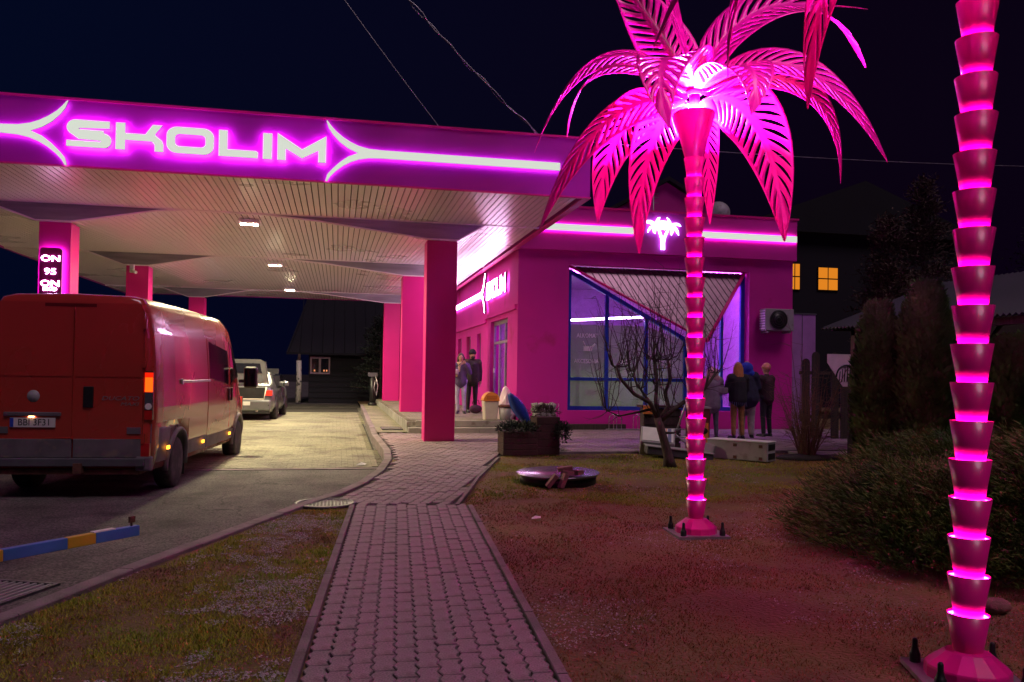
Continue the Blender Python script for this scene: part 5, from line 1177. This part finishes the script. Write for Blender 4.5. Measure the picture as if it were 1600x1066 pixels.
for i in range(30): x = -2.2+.5*i; b = MB(oo); b.tube([(x, 38.6, 2.40), (x+(1.1-.0*i if i == 0 else .0), 43.6, 6.42)], .022, 5); b.build('roof_seam', M['navyroof'], rf)
b = MB(oo); 
for x0, x1, z0, z1 in ((-1.38+.0, -1.30+.0, 0, 0),): pass
WX0, WX1, WZ0, WZ1 = -1.45+.0, -.60, 1.46, 2.16
b.box(-1.25, -.35, 39.10, 39.16, 1.40, 2.20); f = b.build('window_frame', mat('pale_mauve_frame', (.30, .2, .27), .6), t)
for x0, x1 in ((-1.18, -.86), (-.76, -.42)): b = MB(oo); b.box(x0, x1, 39.08, 39.095, 1.48, 2.12); b.build('pane', VGL, f)
for x in (-1.05, -.62, -.5): b = MB(oo); b.box(x-.03, x+.03, 39.06, 39.075, 1.52, 1.60); b.build('sill_trinket', emat('tiny_lamp', (1, .35, .15), .7), f)
t = thing('birch_post', 'pale birch trunk stump standing at the back edge of the forecourt', 'tree trunk', (-1.72, 38.2, .1))
b = MB(); b.tube([(0, 0, 0), (.02, 0, .9), (.0, 0, 1.9)], [.13, .12, .11], 12); b.build('trunk', M['birch'], t)
b = MB(); b.tube([(0, 0, 1.9), (.02, 0, 2.2)], [.09, .05], 8); b.build('broken_top', M['bark'], t)
def conifer(label, loc, h, r, n, mt, group=None, name='spruce_tree', ragged=.35, low=.06, leaf=.16, tr=.05):
    t = thing(name, label, 'tree', loc, 0, group); rg = random.Random(hash(label) & 0xffff if False else len(label)*7+int(loc[0]*10))
    b = MB(); b.tube([(0, 0, 0), (0, 0, h*.5), (0, 0, h*.96)], [tr*h*.35, tr*h*.2, .01], 8); b.build('trunk', M['bark'], t)
    b = MB(); cl = MB()
    nb = max(30, int(h*20))
    for i in range(nb):
        u = rg.random()**.8; z = h*(low+(1-low)*u); rr = r*(1-u)**.75*rg.uniform(1-ragged, 1+ragged*.5)+.05; a = rg.uniform(0, 6.283); e = Vector((math.cos(a)*rr, math.sin(a)*rr, z+rg.uniform(-.1, .25)*rr))
        s_ = Vector((0, 0, z-.1*rr)); b.tube([s_, e], [.02, .006], 4, False)
        for q in range(n//nb):
            f = rg.uniform(.25, 1.05); p = s_.lerp(e, f)+Vector((rg.gauss(0, .10*r), rg.gauss(0, .10*r), rg.gauss(0, .07*r)))
            d = ((e-s_).normalized()*.7+Vector((rg.gauss(0, .5), rg.gauss(0, .5), rg.gauss(.25, .5)))).normalized(); w_ = d.cross(Vector((rg.random()-.5, rg.random()-.5, rg.random()-.5))).normalized()*leaf*.16; l = leaf*rg.uniform(.6, 1.4)
            cl.add([p-w_*.3, p+d*l*.5-w_, p+d*l, p+d*l*.5+w_], [(0, 1, 2, 3)])
    b.build('limbs', M['bark'], t, kind='stuff'); cl.build('crown', mt, t); return t
conifer('tall ragged spruce rising behind the gazebo roof, left one', (19.3, 26, .1), 7.2, 1.7, 9000, M['spruce'], name='spruce_tree')
conifer('tallest ragged spruce behind the gazebo roof, between its neighbours', (21.2, 26.5, .1), 8.9, 1.9, 11000, M['spruce'])
conifer('broad dark spruce at the right edge behind the nearest palm', (24.4, 23.5, .1), 9.0, 2.3, 9000, M['sprucegreen'])
conifer('small dark conifer in front of the far house, right one', (1.9, 37.6, .1), 3.9, 1.3, 3500, M['sprucegreen'])
conifer('very small dark conifer against the far house roof', (-.2, 43.2, 3.2), 2.6, 1.1, 1500, M['sprucegreen'])
def thuja(label, x, y, h, r, n=16000):
    t = thing('thuja_shrub', label, 'shrub', (x, y, gz(y)-.03)); rg = random.Random(int(x*100))
    b = MB()
    for k in range(5): a = rg.uniform(0, 6.28); b.tube([(0, 0, 0), (.1*math.cos(a), .1*math.sin(a), h*.4), (.16*math.cos(a), .16*math.sin(a), h*.85)], [.04, .025, .006], 5)
    b.build('stems', M['bark'], t)
    cl = MB()
    lobes = [(rg.uniform(-.5, .5)*r, rg.uniform(-.5, .5)*r, rg.uniform(.3, .9)*h, rg.uniform(.45, .8)*r) for _ in range(9)]+[(0, 0, h*.5, r)]
    for i in range(n):
        u = rg.random(); z = h*u; base = r*(math.sin(math.pi*min(1, (.12+u*.86)))**.55)
        a = rg.uniform(0, 6.283); nf = 1+.15*noise.noise(Vector((math.cos(a)*1.4, math.sin(a)*1.4, z*1.9+x)))+.12*noise.noise(Vector((math.cos(a)*4, math.sin(a)*4, z*5)))
        rr = base*nf*(1-abs(rg.gauss(0, .13))); p = Vector((rr*math.cos(a), rr*math.sin(a), z))
        d = Vector((math.cos(a)*.6+rg.gauss(0, .3), math.sin(a)*.6+rg.gauss(0, .3), .8)).normalized(); s_ = d.cross(Vector((math.cos(a), math.sin(a), rg.uniform(-.6, .6)))).normalized(); l = rg.uniform(.06, .17)
        cl.add([p, p+d*l*.5-s_*l*.2, p+d*l, p+d*l*.5+s_*l*.2], [(0, 1, 2, 3)])
    cl.build('crown', M['thuja'], t)
thuja('tall evergreen thuja, narrower left one beside the gazebo post', 7.88, 10.8, 2.62, .34)
thuja('tallest thuja of the pair, broader one behind the juniper', 8.28, 10.3, 2.88, .42, 22000)
thuja('low thuja growing behind the nearest palm trunk', 9.1, 9.6, 2.1, .55)

# juniper: sprays along arching branches
def juniper(label, loc, rx, ry, h, nbr, seed):
    t = thing('juniper_shrub', label, 'shrub', loc); rg = random.Random(seed); bb = MB(); cl = MB()
    for i in range(nbr):
        a = rg.uniform(0, 6.283); f = rg.random()**.55; ex, ey = rx*f*math.cos(a), ry*f*math.sin(a); top = h*(1-f**2.2)*rg.uniform(.75, 1.12)+.05
        s_ = Vector((ex*.45, ey*.45, .02)); e = Vector((ex, ey, top)); m_ = s_.lerp(e, .5)+Vector((0, 0, .12))
        out = Vector((math.cos(a), math.sin(a), .35+rg.uniform(-.2, .3))).normalized(); e2 = e+out*rg.uniform(.12, .34)
        if i % 5 == 0: bb.tube([s_, m_, e, e2], [.012, .009, .006, .002], 4, False)
        for q in range(34):
            u = rg.random(); p = e.lerp(e2, u) if q % 3 else m_.lerp(e, u); p = p+Vector((rg.gauss(0, .03), rg.gauss(0, .03), rg.gauss(0, .025)))
            d = (out+Vector((rg.gauss(0, .32), rg.gauss(0, .32), rg.gauss(.12, .28)))).normalized(); w_ = d.cross(Vector((rg.gauss(0, 1), rg.gauss(0, 1), rg.gauss(0, 1)))).normalized()*rg.uniform(.003, .0065); l = rg.uniform(.04, .11)
            cl.add([p-w_*.4, p+d*l*.4-w_, p+d*l, p+d*l*.4+w_], [(0, 1, 2, 3)])
    bb.build('branches', M['bark'], t); cl.build('foliage', M['juniper'], t)
juniper('low spreading juniper at the right of the lawn, left and nearer part behind the palm', (5.25, 6.35, -.02), 1.02, 1.55, .60, 1500, 3)
juniper('large juniper spreading right of the nearest palm trunk', (5.95, 5.45, -.02), 1.25, 1.6, .95, 1500, 8)
juniper('juniper mound rising farther back beside the thujas', (7.25, 8.5, -.02), 1.45, 1.5, .72, 1500, 5)

# bare tree: pollarded with upright shoots
t = thing('bare_tree', 'leaning bare pruned tree with upright shoots in front of the shop window', 'tree', (5.36, 12.63, .03)); rg = random.Random(21)
tb = MB(); br_ = MB(); tw = MB()
def ext(p, d, n, seg, wob): 
    pts = [Vector(p)]; d = Vector(d).normalized()
    for i in range(n): d = (d+Vector((rg.gauss(0, wob), rg.gauss(0, wob), rg.gauss(0, wob*.6)))).normalized(); pts.append(pts[-1]+d*seg)
    return pts
def lerpR(a, c, n): return [a+(c-a)*i/(n-1) for i in range(n)]
trunk = [(0, 0, -.02), (-.03, 0, .15), (-.10, 0, .40), (-.16, .02, .62), (-.22, .02, .80)]
tb.tube(trunk, [.12, .08, .07, .066, .062], 12); tb.build('trunk', M['bark'], t)
mains = [[(-.22, .02, .80), (-.38, -.05, 1.05), (-.66, -.08, 1.18), (-.90, -.1, 1.42), (-.98, -.1, 1.62)],
         [(-.22, .02, .80), (-.24, .05, 1.10), (-.20, .1, 1.35), (-.26, .1, 1.75)],
         [(-.18, .02, .74), (-.02, .05, .98), (-.08, .05, 1.20), (.02, .05, 1.45), (-.04, .05, 1.75)],
         [(-.18, .02, .74), (.05, -.05, .95), (.32, -.1, 1.15), (.55, -.1, 1.28), (.75, -.1, 1.55)],
         [(-.3, -.03, .95), (-.55, .1, .88), (-.85, .1, .82), (-1.05, .1, .9)],
         [(-.14, .0, .55), (.02, -.1, .56), (.14, -.12, .62)],
         [(-.38, -.05, 1.05), (-.52, .2, 1.35), (-.62, .2, 1.55)]]
for i, mpts in enumerate(mains):
    n_ = len(mpts); b = MB(); b.tube(mpts, lerpR(.042 if i < 4 else .024, .022 if i < 4 else .008, n_), 8); b.build('branch', M['bark'], t)
    if i == 5: continue
    for q in range(18 if i != 4 else 8):
        k = rg.randrange(1, n_); p = Vector(mpts[k-1]).lerp(Vector(mpts[k]), rg.random()) if q > 7 else Vector(mpts[-1])
        side_ = Vector((rg.gauss(0, .8), rg.gauss(0, .6), rg.uniform(.0, 1.0)))
        sh_ = [p, p+side_*.10, p+side_*.16+Vector((0, 0, .12))]; d = Vector((side_.x*.25+rg.gauss(0, .12), side_.y*.25, 1))
        rest = ext(sh_[-1], d, 6, rg.uniform(.09, .25), .06); pts = sh_+rest[1:]
        tw.tube(pts, lerpR(.009, .002, len(pts)), 5, False)
        for w_ in range(3):
            p2 = pts[rg.randrange(2, len(pts))]; pp = ext(p2, (rg.gauss(0, 1), rg.gauss(0, 1), rg.gauss(.2, .5)), 4, rg.uniform(.03, .1), .2); tw.tube(pp, lerpR(.004, .0014, 5), 4, False)
for q in range(30):
    p = Vector(mains[rg.randrange(5)][-1-rg.randrange(2)]); pp = ext(p, (rg.gauss(0, 1.2), rg.gauss(0, 1), rg.gauss(-.1, .5)), 7, rg.uniform(.05, .14), .22); tw.tube(pp, lerpR(.006, .0015, 8), 4, False)
tw.build('twigs', M['twigd'], t, kind='stuff')
# multi-stem shrub
t = thing('bare_shrub', 'bare multi-stemmed shrub of thin reddish canes in front of the fence', 'shrub', (8.38, 13.5, .05)); rg = random.Random(4); cn_ = MB(); tw = MB()
for i in range(95):
    a = rg.uniform(0, 6.283); sp = rg.random()**.7; d = Vector((math.cos(a)*sp*.42, math.sin(a)*sp*.42, 1)); hh = rg.uniform(.5, 1.75)
    if i < 3: hh = 2.1+i*.3
    pts = ext((math.cos(a)*.13*rg.random(), math.sin(a)*.13, 0), d, 8, hh/8, .06); cn_.tube(pts, lerpR(.010, .002, 9), 5, False)
    for q in range(5):
        p = pts[rg.randrange(3, 9)]; pp = ext(p, (math.cos(a)+rg.gauss(0, .8), math.sin(a)+rg.gauss(0, .8), rg.uniform(-.1, 1)), 4, rg.uniform(.03, .12), .25); tw.tube(pp, lerpR(.0035, .0012, 5), 4, False)
cn_.build('canes', M['twig'], t); tw.build('twigs', M['twig'], t, kind='stuff')
b = MB(); b.lathe([(.62, -.0), (.5, .05), (.2, .08), (.0, .09)], n=24); b.v = [(x, y*.7, z) for x, y, z in b.v]; o = b.build('soil_mound', M['joint'], t)

# picket fence with arched tops, behind the group
t = thing('picket_fence', 'dark wooden fence with round-topped boards right of the shop', 'fence', (11.2, 16.8, .15))
for i in range(22):
    x = -.9+.245*i
    if i in (2, 8): continue
    hgt = 1.72+.22*math.sin(i*.8)
    b = MB(); b.prism([(x, 0), (x+.19, 0), (x+.19, hgt)]+arc(x+.095, hgt, .095, .095, 0, 180, 6)[1:]+[], -.012, .012); b.build('board', M['wood_dark'], t)
for z in (.45, 1.45): b = MB(); b.box(-.95, 4.6, .013, .05, z, z+.08); b.build('rail', M['wood_dark'], t)
t = thing('side_panel', 'tall lilac-lit flat panel standing between the shop and the fence', 'panel', (12.0, 19.6, .1))
b = MB(); b.box(-.37, .40, 0, .05, .0, 3.12); b.build('sheet', M['banner'], t); b = MB(); b.box(-.39, .42, -.015, -.002, 3.10, 3.14); b.box(.0, .015, -.01, -.001, .2, 3.1); b.build('edge_strip', M['greyd'], t)
# gazebo
t = thing('gazebo', 'wooden gazebo with a corrugated metal roof at the right behind the shrubs', 'gazebo', (9.5, 13.1, .06)); oo = (9.5, 13.1, .06)
A = Vector((8.83, 13.77, 2.44)); E1 = Vector((7.9, 7.9, 2.44)); RG1 = Vector((10.6, 13.3, 3.3)); RG0 = Vector((10.6, 10.9, 3.3))
E0 = A; E2 = Vector((8.72, 8.8, 2.44))
eave = lambda u: Vector((8.83, 13.77, 2.44)).lerp(Vector((9.3, 8.2, 2.44)), u)
ridge = lambda u: Vector((11.6, 14.2, 3.42)).lerp(Vector((12.0, 8.0, 3.42)), u)
N = 56; b = MB(); vs = []
for i in range(N*2+1):
    u = i/(N*2); dz = .03 if i % 2 else -.01; vs += [tuple(eave(u)+Vector((0, 0, dz))), tuple(ridge(u)+Vector((0, 0, dz)))]
m_ = N*2
vs2 = [(x, y, z-.02) for x, y, z in vs]
b = MB(oo); b.add(vs+vs2, [(2*i, 2*i+2, 2*i+3, 2*i+1) for i in range(m_)]+[(len(vs)+2*i+1, len(vs)+2*i+3, len(vs)+2*i+2, len(vs)+2*i) for i in range(m_)]+[(2*i, len(vs)+2*i, len(vs)+2*i+2, 2*i+2) for i in range(m_)])
b.build('roof_sheet', M['roofm'], t)
b = MB(oo); b.prism([(8.95, 2.40), (11.5, 3.36), (14.2, 2.40)], 13.6, 13.66); b.build('gable_board', M['wood_dark'], t)
b = MB(oo); b.prism([(9.3, 2.38), (11.6, 3.34), (14.2, 2.38)], 8.6, 8.66); b.build('gable_board', M['wood_dark'], t)
for (x, y) in ((9.4, 13.55), (9.75, 10.9), (9.95, 8.8), (13.2, 13.5), (13.2, 10.8)):
    b = MB(oo); b.box(x-.06, x+.06, y-.06, y+.06, 0, 2.44); p_ = b.build('post', M['wood_post'], t)
    b = MB(oo); b.tube([(x, y, 1.95), (x+.38, y, 2.42)], .04, 4); b.build('brace', M['wood_post'], p_)
b = MB(oo); b.box(9.34, 9.46, 8.7, 13.6, 2.32, 2.43); b.box(13.14, 13.26, 8.7, 13.6, 2.32, 2.43); b.box(9.4, 13.2, 13.5, 13.6, 2.33, 2.42); b.build('beam', M['wood_post'], t)
for i in range(24): b = MB(oo); b.box(9.6+.16*i, 9.74+.16*i, 13.62, 13.645, .1, 1.55+.05*math.sin(i)); b.build('wall_board', M['wood_dark'], t)
for i in range(9): b = MB(oo); b.box(9.22+.0*i, 9.24, 13.35+.0*i, 13.52, .1, 1.55) if i == 0 else b.box(11.2, 11.23, 8.7+.5*i, 9.1+.5*i, .1, 1.6); b.build('wall_board', M['wood_dark'], t)
t = thing('arched_lattice', 'small pink panel with a dark arched lattice seen through the gazebo', 'lattice', (10.35, 15.4, 1.55))
b = MB(); b.prism([(-.32, .48), (.35, .48), (.35, -.2), (.05, -.2), (-.32, .30)], 0, .02); b.build('panel', M['bag'], t)
for i in range(7):
    b = MB(); b.tube([(-.05+.06*i, -.01, -.1), (-.05+.06*i+.02, -.01, .12+.12*math.sin(i*.45))], .012, 4); b.build('lattice_bar', M['black'], t)
b = MB(); b.tube([(-.12+.24*(1-math.cos(R(a))), -.012, .25*math.sin(R(a))) for a in range(0, 181, 15)], .018, 5); b.build('arch', M['black'], t)
b = MB(); b.box(8.6, 10.2, 13.78, 14.5, .0, .09); o = b.build('concrete_slab', M['concrete']); tag(o, 'pale concrete slab on the ground beside the gazebo post', 'slab')
# far right house with lit windows
t = thing('dark_house', 'dark house with glowing amber windows behind the pink shop', 'house', (24, 38, .1)); oo = (24, 38, .1)
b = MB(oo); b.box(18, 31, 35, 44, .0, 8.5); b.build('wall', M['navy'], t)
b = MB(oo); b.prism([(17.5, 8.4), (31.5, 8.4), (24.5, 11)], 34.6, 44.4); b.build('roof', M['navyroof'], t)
for x0, x1, z0, z1 in ((22.25, 23.25, 5.75, 6.80), (20.75, 21.25, 5.72, 6.92)):
    b = MB(oo); b.box(x0-.04, x1+.04, 34.95, 34.99, z0-.04, z1+.04); f = b.build('window_frame', M['black'], t)
    xm, zm = (x0+x1)/2, (z0+z1)/2
    for a, c in ((x0, xm-.03), (xm+.03, x1)):
        for d_, e_ in ((z0, zm-.03), (zm+.03, z1)): b = MB(oo); b.box(a, c, 34.93, 34.948, d_, e_); b.build('pane', M['winlit'], f)

# stone on the right edge, litter, air pump
b = MB(); b.ball((0, 0, .03), .09, 9, 6, (1.2, .8, .6)); o = b.build('stone', M['brick']); o.location = (4.25, 4.62, 0); tag(o, 'reddish stone lying under the juniper near the nearest palm', 'stone')
b = MB(); b.add([(-.05, -.02, 0), (.05, -.03, .01), (.06, .02, .02), (-.03, .03, .008), (.0, .0, .03)], [(0, 1, 4), (1, 2, 4), (2, 3, 4), (3, 0, 4)]); o = b.build('paper_scrap', M['white']); o.location = (1.42, 7.9, .0); o.location = (2.05, 8.35, .0); tag(o, 'small white paper scrap on the lawn right of the path', 'litter')
b = MB(); b.add([(-.09, -.03, 0), (.06, -.05, .01), (.09, .04, .02), (-.04, .05, .01), (.0, .0, .05)], [(0, 1, 4), (1, 2, 4), (2, 3, 4), (3, 0, 4)]); o = b.build('paper_scrap', M['white']); o.location = (.42, 14.15, -.07); tag(o, 'crumpled white paper in the gutter by the kerb', 'litter')
t = thing('air_pump', 'slim black air pump post at the far end of the platform', 'air pump', (1.35, 32.6, .2))
b = MB(); b.tube([(0, 0, 0), (0, 0, 1.15)], .11, 12); b.lathe([(.17, 0), (.17, .1), (.12, .14)], n=14); b.build('post', M['black'], t); b = MB(); b.box(-.18, .18, -.12, .12, 1.15, 1.3); b.build('head', M['greyd'], t)
b = MB(); b.tube([(.1, -.1, 1.2), (.2, -.14, .8), (.15, -.12, .4), (.05, -.12, .7), (.1, -.1, 1.0)], .02, 6); b.build('hose', M['steel'], t)

# overhead cables -------------------------------------------------------
def cable(label, p, q, sag, r, n=24, wob=0, twin=0):
    p = Vector(p); q = Vector(q); b = MB()
    def pt(i): u = i/n; return p.lerp(q, u)-Vector((0, 0, sag*4*u*(1-u)))
    b.tube([pt(i)+Vector((math.sin(i*1.7)*wob, 0, math.cos(i*1.3)*wob)) for i in range(n+1)], r, 5, False)
    if twin: b.tube([pt(i)+Vector((math.sin(i*1.7+2.5)*wob*1.6, .02, math.cos(i*1.1+1)*wob*1.6)) for i in range(n+1)], r*.8, 5, False)
    o = b.build('overhead_cable', M['steel']); tag(o, label, 'cable', 'overhead cables')
cable('thin single cable falling from the top of the picture to the canopy roof', (1.9, 14.2, 5.52), (-2.05, 14.2, 10.6), .10, .009)
cable('thick twisted pair of cables hanging down to the canopy corner', (3.75, 14.0, 5.46), (-1.4, 14.0, 10.75), .30, .012, 40, .022, 1)
cable('thin cable from the canopy top rising toward the metal palm crown', (2.35, 14.2, 5.50), (3.85, 14.2, 5.75), .0, .009)
cable('thin cable running right from the canopy corner across the sky', (3.85, 14.2, 5.75), (30, 19, 8.4), .35, .007)

# ------------------------------------------------------------ grass blades and grit
def in_path(x, y):
    d = Vector((x, y))-A0; s_ = d.dot(side); f = d.dot(dirv)
    near_ = (-.07 < s_ < 11*PW+.10) & True
    return near_ and f < 5.9
def blades(name, n, x0, x1, y0, y1, test, hmin, hmax, m, wd=.0035, white=False):
    V = []; k = 0
    X = nrg.uniform(x0, x1, n*3); Y = y0+(y1-y0)*nrg.uniform(0, 1, n*3)**1.5
    pts = []
    for x, y in zip(X, Y):
        if test(x, y): pts.append((x, y))
        if len(pts) >= n: break
    pts = np.array(pts); m_ = len(pts)
    z = np.array([lz(a, c) for a, c in pts])
    dens = np.array([noise.noise(Vector((a*1.3, c*1.3, 9)))+.5*noise.noise(Vector((a*4, c*4, 2))) for a, c in pts])
    keep = dens > nrg.uniform(-.55, .35, m_)-.12
    pts = pts[keep]; z = z[keep]; dn = dens[keep]; m_ = len(pts)
    a = nrg.uniform(0, 2*np.pi, m_); h = nrg.uniform(hmin, hmax, m_)*(1+.6*np.clip(dn, -.6, .6)); lean = nrg.uniform(.2, 1.1, m_)*h; la = nrg.uniform(0, 2*np.pi, m_); w_ = wd*(1+.25*pts[:, 1]/4)
    B = np.stack([pts[:, 0], pts[:, 1], z-.003], 1); wv = np.stack([np.cos(a)*w_, np.sin(a)*w_, 0*a], 1); T = B+np.stack([np.cos(la)*lean, np.sin(la)*lean, h], 1)
    vs = np.stack([B-wv, B+wv, T], 1).reshape(-1, 3)
    me = bpy.data.meshes.new(name); me.vertices.add(len(vs)); me.vertices.foreach_set('co', vs.ravel()); me.loops.add(len(vs)); me.loops.foreach_set('vertex_index', np.arange(len(vs))); me.polygons.add(m_); me.polygons.foreach_set('loop_start', np.arange(0, len(vs), 3)); me.polygons.foreach_set('loop_total', np.full(m_, 3)); me.materials.append(m); me.update(calc_edges=True)
    ob = bpy.data.objects.new(name, me); COL.objects.link(ob); tag(ob, kind='stuff'); return ob
left = lambda x, y: x > kx(y)+.14 and not in_path(x, y) and (Vector((x, y))-A0).dot(side) < 0 and y < 9.5 and (x+.11)**2+(y-9.65)**2 > .36**2
right = lambda x, y: not in_path(x, y) and (Vector((x, y))-A0).dot(side) > 0 and x > (redge(y)+.04 if y > 9.2 else -9) and y < 14.5
g1 = blades('grass', 90000, -2.8, .2, 3.2, 9.5, left, .008, .030, M['blade']); tag(g1, 'short patchy yellow-green grass left of the path', 'grass')
g2 = blades('grass', 150000, 1.0, 9.5, 3.0, 10.2, lambda x, y: right(x, y) and y+.5*math.sin(x*2) < 9.6, .008, .026, M['blade_dry_palmlight']); tag(g2, 'short dry winter lawn right of the path, its colour reddened for palm light', 'grass')
g3 = blades('grass', 70000, 1.3, 9.5, 8.8, 14.5, lambda x, y: right(x, y) and y+.5*math.sin(x*2) > 9.4, .010, .030, M['blade']); tag(g3, 'greener strip of lawn around the round lid and the bare tree', 'grass')
GR = mat('pale_grit', (.42, .38, .38), .85, var=.35, scale=40)
def grit(name, n, x0, x1, y0, y1, test, thr, label):
    b = []; F = []
    c = 0; tries = 0
    while c < n and tries < n*12:
        tries += 1; x = rnd.uniform(x0, x1); y = y0+(y1-y0)*rnd.random()**1.4
        if not test(x, y): continue
        d = noise.noise(Vector((x*1.1+7, y*.9, 4)))+.55*noise.noise(Vector((x*5, y*5, 1)))+.25*noise.noise(Vector((x*17, y*17, 1)))
        if d < thr+rnd.uniform(-.05, .15): continue
        z = lz(x, y); s_ = rnd.uniform(.003, .010); a = rnd.uniform(0, 6.28); k = len(b)
        for q in range(3): b.append((x+s_*math.cos(a+q*2.1), y+s_*math.sin(a+q*2.1), z+.004+rnd.uniform(0, .010)))
        b.append((x, y, z+s_*.9+.004)); F += [(k, k+1, k+3), (k+1, k+2, k+3), (k+2, k, k+3)]; c += 1
    mb = MB(); mb.add(b, F); o = mb.build(name, GR, kind='stuff'); tag(o, label, 'gravel')
grit('grit', 22000, -2.8, .2, 3.2, 9.5, left, .16, 'pale crumbs of stone and dry leaf strewn over the left grass')
grit('grit', 5000, 1.0, 6, 3.2, 12, right, .34, 'sparse pale crumbs strewn over the right lawn')

t_ = MB(); LEAFM = mat('dead_leaf', (.20, .085, .03), .8, var=.4, scale=30)
for i in range(420):
    x = rnd.uniform(-2.6, 8.5); y = 3.3+9*rnd.random()**1.3
    if not (left(x, y) or right(x, y)): continue
    z = lz(x, y)+.006; a = rnd.uniform(0, 6.28); l = rnd.uniform(.012, .032); c, s_ = math.cos(a), math.sin(a)
    t_.add([(x-c*l, y-s_*l, z), (x+s_*l*.5, y-c*l*.5, z+rnd.uniform(.003, .012)), (x+c*l, y+s_*l, z+.004), (x-s_*l*.5, y+c*l*.5, z+rnd.uniform(.0, .014))], [(0, 1, 2, 3)])
o = t_.build('fallen_leaves', LEAFM, kind='stuff'); tag(o, 'small dry leaves scattered over the grass', 'leaves')
